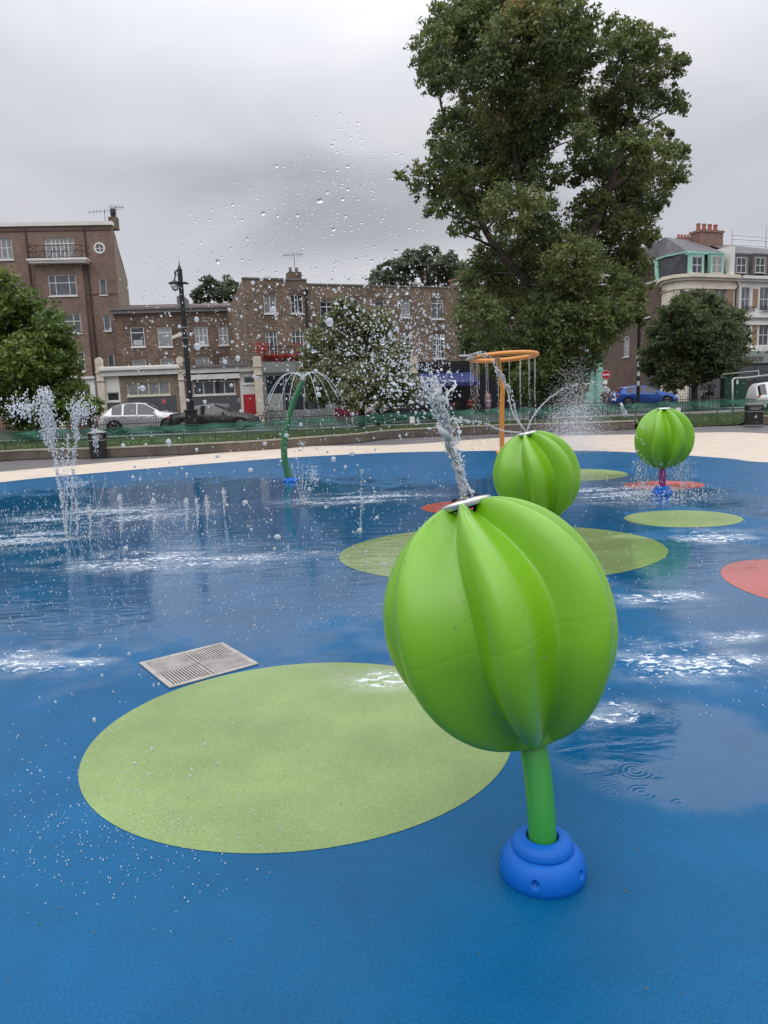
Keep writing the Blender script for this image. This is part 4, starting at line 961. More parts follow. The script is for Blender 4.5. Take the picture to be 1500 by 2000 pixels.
mb = MB(); mb.box(ch0, ch1, 3.2, 4.4, zr_, zz1); mb.box(ch0-.08, ch1+.08, 3.12, 4.48, zz1, zz1+.18); mb.build('chimney', B_red, t)
for i in range(4): mb = MB(); mb.lathe([(.20,0),(.16,.5),(.19,.52),(.19,.62),(.12,.62)], 12, (ch0+.3+i*(ch1-ch0-.6)/3, 3.8, zz1+.18)); mb.build('chimney_pot', M_pot, t)
c_a = pt(1307, 68.0); c_b = pt(1331, 68.5); ch0, ch1 = c_a.x, c_b.x; mb = MB(); mb.box(ch0, ch1, 4.2, 5, zr_, PY(1320,468,68.3).z); mb.build('chimney', B_red, t)
for i in range(4): mb = MB(); mb.lathe([(.12,0),(.10,.28),(.07,.28)], 10, (ch0+.15+i*(ch1-ch0-.3)/3, 4.6, PY(1320,468,68.3).z)); mb.build('chimney_pot', M_pot, t)
a = FR.uz(1426, 500)[0]; mb = MB(); mb.box(a, a+.5, -.05, 3.5, zc+.05, zz(FR,1430,481)); mb.build('party_wall', M_wh, t)
mb = MB(); u = FR.uz(1435, 580)[0]; mb.tube([(u-.15,-.15,zc-.3),(u,-.25,zc-.9),(u,-.1,zc-1.2),(u,-.1,2)], .06, 6); mb.build('drainpipe', mat('brown_pipe2', (0.07,0.03,0.03), .6), t)
# ground floor of the corner building: dark shopfront
mb = MB(); z1 = zz(FR, 1390, 700); mb.box(.1, uR, -.12, 0, 0, z1); mb.build('shopfront', M_char, t)
# side wall in the side street
a = PY(1289, 700, 66.2); b = PY(1166, 700, 80.0)
FW = Facade.__new__(Facade); FW.o = Vector((b.x, b.y, 0)); e = Vector((a.x-b.x, a.y-b.y, 0)); FW.len = e.length; FW.e = e.normalized(); FW.rz = math.atan2(FW.e.y, FW.e.x); FW.n = Vector((-FW.e.y, FW.e.x, 0))
t2 = thing('side_wall_house', 'long dark brown brick flank wall running down the side street behind the blue car', 'house', FW.o, FW.rz)
zt = zz(FW, 1272, 552)
wsx = [(FW.rect(1224,618,13,30), dict(vs=(.5,), hs=(.5,))), (FW.rect(1223,676,12,42), dict(vs=(.5,), hs=(.5,), glass=M_glassc))]
wall('wall', 0, FW.len, 0, zt-.1, [x[0] for x in wsx], B_side, t2, thick=.3)
for rc, k in wsx: window(t2, rc, **k)
mb = MB(); mb.box(0, FW.len+.1, -.12, .3, zt-.1, zt+.1); mb.build('coping', M_wh, t2)
u = FW.uz(1249, 660)[0]; mb = MB(); mb.tube([(u,-.12,0),(u,-.12,zz(FW,1249,640))], .10, 6); mb.build('drainpipe', M_iron, t2)
a_,b_,c_,d_ = FW.rect(1262, 668, 14, 40); mb = MB(); mb.box(a_, b_, -.03, 0, c_, d_); mb.build('blocked_window', B_low, t2)
a_,b_,c_,d_ = FW.rect(1263, 621, 16, 3); mb = MB(); mb.box(a_, b_, -.15, 0, c_, d_); mb.build('ledge', M_wh, t2)
mb = MB(); mb.add([(FW.len*.35,.3,zt),(FW.len,.3,zt),(FW.len,.3,zr_),(FW.len*.6,.3,zr_)], [(0,1,2,3)]); mb.build('upper_wall', B_side, t2)
mb = MB(); a_ = FW.uz(1259,765)[0]; mb.box(a_, FW.len, -.06, -.0, 0, 2.9); mb.build('dark_doorway', M_char, t2)

# neighbour of the corner building
FN = Facade(1437, 64.2, 1590, 68.2)
t = thing('terraced_building', 'grey white rendered terrace with tan brick panels and ironwork, right edge', 'building', FN.o, FN.rz)
zc2 = zz(FN, 1470, 541); un = FN.len
ws = [(FN.rect(1456.5,584,17,46), dict(vs=(.5,),hs=(.5,),glass=M_glassm)), (FN.rect(1493,584,18,46), dict(vs=(.5,),hs=(.5,),glass=M_glassm)), (FN.rect(1455,654,20,42), dict(vs=(.5,),hs=(.5,))), (FN.rect(1492,654,19,42), dict(vs=(.5,),hs=(.5,))),(FN.rect(1530,584,18,46), dict(vs=(.5,),hs=(.5,))),(FN.rect(1530,654,18,42), dict(vs=(.5,),hs=(.5,)))]
wall('wall', 0, un, 0, zc2, [x[0] for x in ws], M_wh, t)
for rc, k in ws: window(t, rc, **k)
mb = MB(); mb.box(-.05, un, -.45, 0, zc2-.2, zc2+.05); mb.box(0, un, -.25, 0, zc2-.4, zc2-.2)
for y in (618, 632): z = zz(FN, 1470, y); mb.box(0, un, -.3 if y == 618 else -.15, 0, z-.12, z+.12)
z = zz(FN, 1470, 684); mb.box(0, un, -.35, 0, z-.1, z+.12); mb.build('cornice', M_wh, t)
mb = MB()
for x in (1475, 1512):
    a_,b_,c_,d_ = FN.rect(x, 583, 10, 38); mb.box(a_, b_, -.02, 0, c_, d_); a_,b_,c_,d_ = FN.rect(x-1, 654, 10, 40); mb.box(a_, b_, -.02, 0, c_, d_)
mb.build('brick_panels', B_tan, t)
for x in (1457, 1494):
    a_,b_,c_,d_ = FN.rect(x, 604, 22, 9); mb = MB(); mb.bar((a_,-.32,d_),(b_,-.32,d_),.04,.04); mb.bar((a_,-.32,c_),(b_,-.32,c_),.04,.04)
    for i in range(9): u = a_+(b_-a_)*i/8; mb.bar((u,-.32,c_),(u,-.32,d_),.025,.025)
    for i in range(4): u = a_+(b_-a_)*(i+.5)/4; mb.tube([(u+.12*math.cos(q),-.33,(c_+d_)/2+.12*math.sin(q)) for q in np.linspace(0,6.28,11)], .018, 4)
    mb.build('window_guard', M_iron, t)
z0 = zc2+.05; z1 = zz(FN, 1470, 490); zh2 = PY(1470, 471, 69).z
mb = MB(); mb.quad((0,.3,z0),(un,.3,z0),(un,.9,z1),(0,.9,z1)); mb.build('mansard', M_slateb, t)
mb = MB(); mb.quad((0,.8,z1),(un,.8,z1),(un,4.5,zh2-.3),(0,4.5,zh2)); mb.build('roof', M_slate, t)
for cx in (1448.7, 1485.5):
    a_,b_,c_,d_ = FN.rect(cx, 518, 19, 31); mb = MB(); mb.box(a_-.25, a_, .02, 1.2, c_-.1, d_+.2); mb.box(b_, b_+.25, .02, 1.2, c_-.1, d_+.2); mb.box(a_-.3, b_+.3, -.05, 1.2, d_+.2, d_+.32); mb.box(a_, b_, .02, 1.2, d_, d_+.2); dm_ = mb.build('dormer', M_lead, t)
    window(dm_, (a_,b_,c_,d_), y=0, vs=(.5,), hs=(.5,), sill=False, rev=.1)
# shop below with raised lettering
t2 = thing('shop', 'sage green shop front with raised name lettering at the right edge', 'shop', FN.shifted(-.6).o, FN.rz)
FN2 = FN.shifted(-.6); z1 = zz(FN2, 1470, 686); z0 = zz(FN2, 1470, 709); u0_ = FN2.uz(1440, 700)[0]
M_sage = mat('sage_paint', (0.26,0.30,0.275), .6, var=.06)
mb = MB(); mb.box(u0_, un, 0, .6, z0, z1); mb.build('fascia', M_sage, t2)
ut, zt2 = FN2.uz(1473, 699.5); text('minnow', t2, (ut, -.03, zt2), (R(90),0,0), .95, mat('gold_lettering', (.14,.12,.08), .4, var=0)).scale = (.72,1,1)
rc = (u0_+.3, un-.4, .5, z0-.15); wall('shopfront', u0_, un, 0, z0, [rc], M_blk, t2, thick=.5); window(t2, rc, vs=(.2,.4,.6,.8), hs=(.75,), frame=M_blk, sill=False)
for x in (1473, 1489):
    u, z = FN2.uz(x, 690); mb = MB(); mb.tube([(u,0,z+.3),(u,-.4,z+.35),(u,-.45,z+.15)], .02, 5); mb.lathe([(.05,.15),(.16,0),(.17,-.02)], 12, (u,-.45,z)); mb.build('wall_lamp', M_iron, t2)
# scaffold tubes on the roof
t = thing('roof_scaffold', 'thin scaffold tube rails standing above the roof at the right edge', 'scaffold', FN.o, FN.rz)
mb = MB(); zz0 = zz(FN,1470,520)
for x, ytop in ((1432,449),(1498,441),(1560,445)): u = FN.uz(x,470)[0]; mb.tube([(u,.1,zz0),(u,.1,zz(FN,x,ytop))], .045, 6)
mb.build('upright', M_steel, t)
mb = MB()
for y in (461, 469, 480): mb.tube([(FN.uz(1427,y)[0],.02,zz(FN,1470,y)),(un,.02,zz(FN,1470,y))], .035, 6)
mb.build('guard_rail', M_steel, t)
# ================================================================== TREES
M_bark = mat('bark', (0.060, 0.048, 0.038), 0.9, var=0.35, scale=5, bump=.6)
L_lime = leafmat('lime_leaves', [(0,(0.065,0.095,0.032)),(.35,(0.120,0.165,0.052)),(.7,(0.205,0.235,0.075)),(.93,(0.29,0.28,0.10)),(1,(0.34,0.20,0.07))])
L_dark = leafmat('dark_leaves', [(0,(0.055,0.085,0.034)),(.5,(0.110,0.150,0.055)),(.9,(0.12,0.13,0.05)),(1,(0.19,0.11,0.04))])
L_bay = leafmat('glossy_leaves', [(0,(0.045,0.085,0.018)),(.5,(0.120,0.185,0.035)),(1,(0.24,0.29,0.07))], .35)
L_olive = leafmat('olive_leaves', [(0,(0.11,0.125,0.065)),(.5,(0.235,0.255,0.125)),(.85,(0.36,0.36,0.22)),(1,(0.22,0.12,0.07))])
L_far = leafmat('far_leaves', [(0,(0.085,0.105,0.070)),(.5,(0.15,0.18,0.11)),(1,(0.22,0.25,0.15))])
def tree(name, label, Y, trunks, blobs, nleaf, size, m, spread=3.0, cat='tree', group=None, droop=.35, tonebias=0.0, limb=True, clump=26, flat=.6):
    """blobs: (px, py, radius px [, dy]); trunks: list of px polylines with radii"""
    base = PY(trunks[0][0][0], trunks[0][0][1], Y); t = thing(name, label, cat, (base.x, Y, 0), 0, group); o0 = Vector((base.x, Y, 0))
    B = []
    for b in blobs:
        dy = b[3] if len(b) > 3 else random.uniform(-spread, spread)
        c = PY(b[0], b[1], Y + dy); B.append((c, b[2]/FPX*(Y+dy)))
    mb = MB(); ends = []
    for tr in trunks:
        P = [PY(x, y, Y) - o0 for x, y, r in tr]; rs = [r for x, y, r in tr]
        if tr is trunks[0]: P[0].z = -0.1
        S = smooth_curve(P, 6); k = len(S); rr = list(np.interp(np.linspace(0, len(rs)-1, k), range(len(rs)), rs)); mb.tube(S, rr, 10); ends += list(zip(S, rr))
    if limb:
        for c, r in B:
            c_ = c - o0; best = min(ends, key=lambda e: (e[0]-c_).length + max(0, e[0].z - c_.z)*3 + (2.0 if e[1] < .05 else 0))
            mid = (best[0] + c_)/2 + Vector((random.uniform(-.3,.3), random.uniform(-.3,.3), random.uniform(.0,.5)))*(best[0]-c_).length*.25
            S = smooth_curve([best[0], mid, c_ + Vector((0,0,r*.2))], 6); q = min(best[1]*.45, .025+.012*(best[0]-c_).length)
            mb.tube(S, [q*(1-.8*i/(len(S)-1)) for i in range(len(S))], 6, cap=False)
            for _ in range(3):
                d = Vector((random.gauss(0,1), random.gauss(0,1), random.gauss(.2,.8))).normalized()*r*random.uniform(.7,1.15)
                mb.tube([S[-3], S[-3]+d*.5+Vector((0,0,.1*r)), S[-3]+d], [q*.3, q*.18, .006], 4, cap=False)
    mb.build('trunk', M_bark, t, smooth=True)
    W_ = np.array([r*r for c, r in B]); W_ /= W_.sum(); ncl = max(1, nleaf // clump)
    bi = rng.choice(len(B), ncl, p=W_); C0 = np.array([tuple(c - o0) for c, r in B])[bi]; Rb = np.array([r for c, r in B])[bi]
    bt = rng.normal(0, .13, len(B))[bi]
    d = rng.normal(size=(ncl,3)); d /= np.linalg.norm(d,axis=1)[:,None]; d[:,2] = d[:,2]*.85 + .12
    rad = Rb*(.35 + .72*rng.random(ncl)**.55)
    cc = C0 + d*rad[:,None]
    ct = bt + rng.normal(0,.12,ncl)
    # each clump: a drooping spray of leaves along a twig
    sx = Rb*.17 + .10
    K = ncl*clump; rep = np.repeat(np.arange(ncl), clump)
    tw = d*np.array([1,1,.15]) + rng.normal(0,.35,(ncl,3)); tw[:,2] -= droop; tw /= np.linalg.norm(tw,axis=1)[:,None]
    s = (rng.random(K)-.35)*2.1*sx[rep]
    off = rng.normal(0,1,(K,3))*sx[rep][:,None]*np.array([.42,.42,.42*flat])
    C = cc[rep] + tw[rep]*s[:,None] + off
    V, Fq = leaf_quads(C, size*(.6+.8*rng.random(K)), K)
    tone = np.clip(.42 + tonebias + ct[rep] + rng.normal(0,.10,K), 0, 1)
    np_mesh('crown', V, Fq, m, t, attr=tone)
    return t
def cp(lst, s=2.5, ox=760, oy=0): return [(x/s+ox, y/s+oy, r/s) + tuple(k) for x, y, r, *k in lst]
big = cp([(300,120,100),(215,230,85),(190,320,60),(250,390,80),(420,70,110),(560,40,120),(690,60,110),(820,90,100),(930,120,85),(450,220,130),(620,200,130),(780,240,130),(900,270,110),(350,320,100),(520,380,120),(680,420,130),(830,430,110),
 (400,540,100),(310,620,85),(550,570,120),(700,590,110),(270,715,65),(430,780,120),(280,870,95),(110,845,48),(60,860,22),(170,920,52),(290,980,85),(225,1035,40),(440,950,120),(620,800,120),(760,860,85),(400,1090,75),(290,1130,26),(600,1030,130),(720,1060,95),
 (1120,150,62),(1190,210,85),(1290,240,70),(1370,320,62),(1430,295,30),(1100,290,90),(1240,390,85),(1350,490,68),(1420,520,34),(1090,470,95),(1190,540,80),(985,540,95),(1080,640,95),(1290,660,50),(1360,655,26),(930,690,75),
 (1000,780,90),(1140,800,100),(1290,780,90),(1390,750,50),(1430,740,24),(1390,870,55),(1430,890,26),(1250,900,95),(1110,920,90),(1320,990,48),(1190,1010,90),(920,860,45),(1000,1050,110),(1170,1110,95),(1260,1160,48),
 (520,1280,105),(700,1230,120),(850,1190,105),(900,1290,130),(1080,1260,120),(1190,1290,85),(460,1400,110),(640,1420,130),(850,1430,140),(1050,1420,125),(1170,1400,85),(430,1550,105),(600,1600,130),(800,1600,140),(1000,1580,130),(1130,1540,70),(400,1670,62),(550,1740,110),(750,1750,140),(925,1730,98),(1035,1650,58),
 (640,1850,90),(800,1860,130),(905,1820,80),(700,1920,70),(850,1925,90),(900,1890,65),(600,1900,40),(720,640,110),(860,560,90),(600,700,110),(500,680,100),(1200,690,60),(1190,1480,60),(1210,1560,38)])
tree('lime_tree', 'giant dark green lime tree towering over the terrace in the park', 35.0,
     [[(1050,880,.50),(1055,800,.45),(1060,700,.36),(1050,600,.30),(1030,480,.22),(1010,330,.14),(1000,180,.1),(990,60,.04)], [(1058,720,.36),(1110,560,.28),(1170,420,.22),(1215,290,.14),(1240,150,.06)], [(1045,560,.25),(1120,470,.2),(1180,380,.17),(1260,330,.08)], [(1040,560,.22),(960,470,.16),(900,340,.1),(860,200,.05)]],
     big, 230000, .084, L_lime, spread=3.6, tonebias=-.01, clump=30)
ltree = [(20,600,42),(70,625,40),(100,655,36),(30,660,50),(110,700,42),(60,710,55),(10,720,50),(125,745,34),(80,770,52),(25,780,52),(110,800,40),(60,830,36),(140,770,18),(-30,650,60),(-40,740,70),(0,560,30),(128,680,16),(148,755,12)]
tree('bay_tree', 'bushy glossy green tree at the left edge in front of the flats', 33.0, [[(75,870,.20),(70,820,.18),(50,740,.14),(40,640,.06)],[(70,800,.12),(110,740,.05)]], ltree, 46000, .10, L_bay, spread=1.6, droop=-.1, tonebias=.14)
mtree = [(672,615,26),(650,650,34),(700,650,36),(735,640,30),(630,690,36),(680,700,44),(735,700,40),(770,690,26),(615,735,34),(660,745,44),(715,750,44),(765,740,38),(795,750,24),(630,765,28),(690,772,34),(745,775,28),(780,775,26),(600,745,18),(663,595,14),(745,615,16),(700,625,22),(620,655,16)]
tree('olive_tree', 'grey green broad tree in front of the terrace behind the bent pipe fountain', 34.0, [[(708,860,.17),(706,800,.15),(700,720,.10),(690,640,.04)],[(742,860,.12),(738,800,.10),(745,740,.05)]], mtree, 42000, .085, L_olive, spread=1.6, droop=.25)
rtree = [(1355,600,30),(1320,610,28),(1390,610,28),(1425,625,24),(1300,650,30),(1350,650,42),(1405,660,36),(1440,665,20),(1290,690,30),(1335,700,42),(1390,705,40),(1430,700,28),(1275,715,22),(1320,735,32),(1366,728,26),(1412,722,18),(1290,745,14),(1383,585,12),(1330,590,12),(1262,718,12),(1318,752,16)]
tree('street_tree', 'rounded dark green tree in front of the cream corner building', 43.0, [[(1358,812,.20),(1357,780,.18),(1356,740,.14),(1358,660,.06)]], rtree, 46000, .10, L_dark, spread=2.2, droop=.15, tonebias=.04)
far1 = [(395,575,16),(410,555,12),(425,572,16),(445,560,14),(455,575,14),(442,545,7),(402,545,6)]
tree('background_tree', 'small dark tree rising behind the low terrace roof', 70.0, [[(425,760,.3),(425,560,.1)]], far1, 7000, .19, L_far, spread=1.5, limb=False, group='trees beyond the roofs')
far2 = [(745,545,20),(770,530,22),(800,520,26),(830,512,26),(865,520,26),(890,530,22),(915,540,20),(840,500,16),(780,548,20),(850,540,26),(900,552,20),(735,556,12)]
tree('background_tree', 'broad grey green tree showing above the three storey terrace roof', 78.0, [[(830,760,.4),(830,530,.12)]], far2, 16000, .22, L_far, spread=2.5, group='trees beyond the roofs')
shrub = [(172,790,16),(182,800,14),(165,806,14),(188,785,9)]
tree('shrub', 'small flowering shrub beside the pale pilaster behind the left bin', 44.0, [[(175,830,.05),(175,800,.03)]], shrub, 5000, .08, L_bay, spread=.5, cat='shrub')

# ================================================================== NET FENCE AND RAILINGS
def netmat():
    m = bpy.data.materials.new('green_debris_net'); m.use_nodes = True; t = m.node_tree; b = t.nodes['Principled BSDF']
    b.inputs['Base Color'].default_value = (0.03, 0.15, 0.105, 1); b.inputs['Roughness'].default_value = .6
    def n(k): return t.nodes.new(k)
    tcn = n('ShaderNodeTexCoord'); mp = n('ShaderNodeMapping'); mp.inputs['Scale'].default_value = (1.3, 1.3, 17); t.links.new(tcn.outputs['Object'], mp.inputs[0])
    nz = n('ShaderNodeTexNoise'); nz.inputs['Scale'].default_value = 1.6; nz.inputs['Detail'].default_value = 5; nz.inputs['Roughness'].default_value = .7; t.links.new(mp.outputs[0], nz.inputs[0])
    sp = n('ShaderNodeSeparateXYZ'); t.links.new(tcn.outputs['Object'], sp.inputs[0])
    hr = n('ShaderNodeMapRange'); hr.inputs[1].default_value = .45; hr.inputs[2].default_value = .85; hr.inputs[3].default_value = -.12; hr.inputs[4].default_value = .22; t.links.new(sp.outputs[2], hr.inputs[0])
    ad = n('ShaderNodeMath'); ad.operation = 'ADD'; t.links.new(nz.outputs[0], ad.inputs[0]); t.links.new(hr.outputs[0], ad.inputs[1])
    mr = n('ShaderNodeMapRange'); mr.inputs[1].default_value = .42; mr.inputs[2].default_value = .78; mr.inputs[3].default_value = .10; mr.inputs[4].default_value = .85; t.links.new(ad.outputs[0], mr.inputs[0])
    t.links.new(mr.outputs[0], b.inputs['Alpha']); return m
M_net = netmat(); M_post = mat('green_post', (0.015,0.07,0.04), .6, var=.1)
def fence_line(x0, x1, off):
    return [Vector((p.x*(1+off/p.y), p.y+off, 0)) for p in smooth_curve(wall_base, 10) if x0 <= proj(p)[0] <= x1]
def net_fence(x0, x1, label):
    pts = fence_line(x0, x1, .42); o0 = pts[0].copy(); t = thing('net_fence', label, 'fence', o0)
    # resample
    S = [pts[0]]; acc = 0; res = []
    cum = [0]
    for a, b in zip(pts[:-1], pts[1:]): cum.append(cum[-1] + (b-a).length)
    Ltot = cum[-1]
    def at(s):
        s = max(0, min(Ltot, s)); i = int(np.searchsorted(cum, s)) ; i = max(1, min(len(pts)-1, i)); f = (s-cum[i-1])/max(1e-6, cum[i]-cum[i-1]); return pts[i-1].lerp(pts[i], f)
    n_ = int(Ltot/.16); V = []; F_ = []; rows_ = 9
    for i in range(n_+1):
        s = Ltot*i/n_; p = at(s) - o0; sag = .05*abs(math.sin(s*math.pi/1.02)) + .02*math.sin(s*2.3); g0 = edge_h(at(s))
        for j in range(rows_):
            f = j/(rows_-1); z = (g0+.0) + (.93 - sag - g0)*f
            V.append((p.x, p.y + .05*math.sin(s*5+j*1.1) - .02, z))
    for i in range(n_):
        for j in range(rows_-1): F_.append((i*rows_+j, (i+1)*rows_+j, (i+1)*rows_+j+1, i*rows_+j+1))
    np_mesh('net', V, F_, M_net, t, True)
    for i in range(int(Ltot/1.02)+1):
        p = at(i*1.02) - o0; mb = MB(); mb.tube([(p.x, p.y+.06, .0), (p.x+.01, p.y+.06, .96)], .014, 6); mb.build('post', M_post, t)
    for z in (.93, .62):
        mb = MB(); mb.tube([at(Ltot*i/n_*1.0) - o0 + Vector((0,-.05+.03*math.sin(i*.7),z-.04*abs(math.sin(i*.16*math.pi/1.02)))) for i in range(0,n_+1,2)], .008, 4); mb.build('cord', M_post, t)
    return t, at, Ltot, o0
net_fence(-300, 1800, 'long sagging green mesh net fence along the grass bank behind the wall')
# low railing with hoops by the pavement
def railing(x0, x1, Y, label, base, h=.95, hoop=True):
    a = PY(x0, 800, Y); b = PY(x1, 780, Y); Lr = b.x - a.x; t = thing('hoop_railing', label, 'railing', (a.x, Y, base)); mb = MB()
    k = int(Lr/.13)
    for i in range(k+1):
        x = i*.13; mb.bar((x,0,0),(x,0,h-.12),.016,.016)
    mb.build('bars', M_iron, t); mb = MB()
    for z in (.12, h-.30): mb.bar((0,0,z),(Lr,0,z),.03,.03)
    mb.build('rail', M_iron, t)
    if hoop:
        mb = MB(); i = 0
        while (i+3)*.13 < Lr:
            x = i*.13; mb.tube([(x+.195+.195*math.cos(q), 0, h-.14+.17*math.sin(q)) for q in np.linspace(0, math.pi, 9)], .010, 4); i += 4
        mb.build('hoops', M_iron, t)
    return t
railing(-60, 985, 36.8, 'black hoop topped railing along the pavement in front of the parked cars', .03)
railing(1120, 1420, 39.0, 'black railing along the kerb in front of the blue car', .05)
# notices tied to the net
def netsign(px, py, w_, h_, Y, label):
    p = PY(px, py, Y); t = thing('notice_card', label, 'sign', p); a = w_/FPX*Y/2; b = h_/FPX*Y/2
    mb = MB(); mb.box(-a, a, -.006, .0, -b, b); mb.build('card', M_white, t); mb = MB()
    for i in range(5): mb.box(-a*.75, a*.7, -.009, -.0065, b*.6-i*b*.3, b*.66-i*b*.3)
    mb.build('print_lines', mat('print_grey', (.3,.3,.3), .6, var=0), t)
yf = lambda px: [p.y for p in fence_line(px-14, px+14, .3)][0]
netsign(805, 820, 9, 12, yf(805), 'small white notice card tied to the net behind the spray'); netsign(1324.5, 803, 9, 13, yf(1325), 'white notice card tied to the net beside the farthest pod')

# ================================================================== VEHICLES
def paint(name, c, met=.3, rough=.3): return mat(name, c, rough, met, var=.03, coat=.6)
M_tyre = mat('tyre', (0.016,0.016,0.017), .8); M_alloy = mat('alloy', (0.45,0.45,0.46), .35, .8, var=.05); M_carglass = mat('car_glass', (0.02,0.024,0.028), .05, var=0, spec=.9)
M_trim = mat('black_trim', (0.015,0.015,0.015), .5, var=0); M_lampw = mat('lamp_lens', (.55,.56,.58), .12, var=0); M_lampr = mat('tail_lens', (.45,.02,.02), .15, var=0)
PROF = {
 'suv':   dict(L=4.75,W=1.84,top=[(0,.80),(.02,1.02),(.07,1.16),(.17,1.55),(.27,1.67),(.42,1.70),(.54,1.65),(.73,1.14),(.88,1.03),(.97,.86),(1,.62)], belt=[(0,.80),(.07,1.08),(.3,1.06),(.7,1.0),(1,.62)], g=(.13,.70), r=.37, ax=(.19,.80), win=[(.17,.285),(.30,.445),(.46,.655)]),
 'sedan': dict(L=4.85,W=1.82,top=[(0,.62),(.02,.92),(.05,1.02),(.17,1.06),(.30,1.38),(.42,1.45),(.52,1.43),(.70,1.02),(.90,.86),(.98,.70),(1,.52)], belt=[(0,.62),(.05,.96),(.3,.95),(.68,.92),(1,.52)], g=(.20,.68), r=.33, ax=(.19,.80), win=[(.27,.36),(.37,.49),(.50,.63)]),
 'hatch': dict(L=4.36,W=1.82,top=[(0,.62),(.015,.95),(.05,1.08),(.13,1.36),(.17,1.42),(.33,1.48),(.50,1.46),(.72,1.04),(.90,.90),(.98,.74),(1,.52)], belt=[(0,.62),(.05,1.0),(.3,.98),(.7,.92),(1,.52)], g=(.10,.70), r=.34, ax=(.18,.81), win=[(.16,.27),(.29,.44),(.455,.65)]),
 'van':   dict(L=5.2,W=1.95,top=[(0,1.2),(.01,2.0),(.03,2.28),(.2,2.35),(.62,2.33),(.68,2.25),(.86,1.30),(.97,1.08),(1,.7)], belt=[(0,1.1),(.05,1.3),(.6,1.28),(.84,1.18),(1,.7)], g=(.02,.84), r=.35, ax=(.19,.83), win=[(.66,.81)]),
 'bonnetvan': dict(L=4.2,W=1.8,top=[(0,.9),(.01,1.5),(.04,1.72),(.2,1.80),(.5,1.80),(.58,1.76),(.74,1.15),(.93,.98),(1,.6)], belt=[(0,.9),(.05,1.05),(.6,1.03),(.73,.98),(1,.6)], g=(.02,.73), r=.33, ax=(.19,.81), win=[(.02,.10),(.5,.66)]),
}
def car(kind, label, p, rz, m, group='parked vehicles'):
    D = PROF[kind]; Lc, Wc = D['L'], D['W']/2; t = thing('parked_van' if 'van' in kind else 'parked_car', label, 'van' if 'van' in kind else 'car', p, rz, group)
    f = lambda tab, x: float(np.interp(x, [q[0] for q in tab], [q[1] for q in tab]))
    def sm(tab, x): return (f(tab, x) * 2 + f(tab, x-.012) + f(tab, x+.012)) / 4 if .02 < x < .98 else f(tab, x)
    n_ = 96; rows_ = []; rw = D['r']
    for i in range(n_+1):
        x = i/n_; X = x*Lc - Lc/2; zt = sm(D['top'], x); zb = min(sm(D['belt'], x), zt-.015)
        e = min(1, (x/.07))**.45 if x < .07 else (min(1, (1-x)/.12)**.5 if x > .88 else 1); w_ = Wc*(.80 + .20*e)
        arch = 0
        for axx in D['ax']:
            dx = abs(x-axx)*Lc
            if dx < rw*1.18: arch = max(arch, math.sqrt((rw*1.18)**2 - dx*dx) + rw*.95)
        zl = max(.20 + (.10 if x < .02 or x > .98 else 0), arch); zs = max(.30, min(arch+.02, zb-.06)) if arch else .30
        gap_ = zt - zb; yr = w_*.95 - min(.34, gap_*.50)
        rows_.append([(X,0,zl),(X,w_*.86,zl),(X,w_*.985,zs),(X,w_,(zs+zb)*.5),(X,w_*.985,zb-.07),(X,w_*.94,zb),(X,yr+.03,zt-.05 if gap_>.12 else zt-.01),(X,yr-.08,zt-.008),(X,yr*.5,zt+.012),(X,0,zt+.018)])
    k = len(rows_[0]); V = []; 
    for r_ in rows_: V += r_ + [(x,-y,z) for x,y,z in r_[1:-1]][::-1]
    kk = 2*k-2; F_ = [(i*kk+j, i*kk+(j+1)%kk, (i+1)*kk+(j+1)%kk, (i+1)*kk+j) for i in range(n_) for j in range(kk)]; F_.append(tuple(range(kk))[::-1]); F_.append(tuple(n_*kk+j for j in range(kk)))
    mb = MB(); mb.add(V, [q[::-1] for q in F_]); mb.build('body', m, t, ang=38)
    def patch(name, i0, i1, j0, j1, mt, side, off=.008, par=t):
        mb = MB(); vs = []; fs = []
        for i in range(i0, i1+1):
            for j in range(j0, j1+1):
                x, y, z = rows_[i][j]; vs.append((x, (y+off)*side, z + (off if j >= 6 else 0)))
        c_ = j1-j0+1
        for i in range(i1-i0):
            for j in range(c_-1): fs.append((i*c_+j, (i+1)*c_+j, (i+1)*c_+j+1, i*c_+j+1))
        mb.add(vs, fs); return mb.build(name, mt, par)
    ix = lambda x: int(round(x*n_))
    for s in (1,-1):
        for a, b in D['win']: patch('side_window', ix(a), ix(b), 5, 6, M_carglass, s, .006)
    # windscreen and rear screen straddle the centre line
    def screen(name, x0, x1):
        mb = MB(); i0, i1 = ix(x0), ix(x1); vs = []; fs = []
        for i in range(i0, i1+1):
            X, yr, zt = rows_[i][7]; z0 = rows_[i][9][2]
            for q in (-.96,-.5,0,.5,.96): vs.append((X, yr*q, zt + (z0-zt)*(1-abs(q)) + .012))
        for i in range(i1-i0):
            for j in range(4): fs.append((i*5+j, (i+1)*5+j, (i+1)*5+j+1, i*5+j+1))
        mb.add(vs, fs); return mb.build(name, M_carglass, t)
    tp = D['top']; kk_ = {'suv':(.55,.72,.08,.17),'sedan':(.53,.69,.18,.30),'hatch':(.51,.71,.055,.125),'van':(.68,.85,.0,.0),'bonnetvan':(.585,.735,.0,.0)}[kind]
    screen('windscreen', kk_[0], kk_[1])
    if kk_[3] > 0: screen('rear_window', kk_[2], kk_[3])
    mb = MB(); mb.box(-Lc/2+.15, Lc/2-.15, -Wc*.78, Wc*.78, .17, .62); mb.build('underbody', M_trim, t)
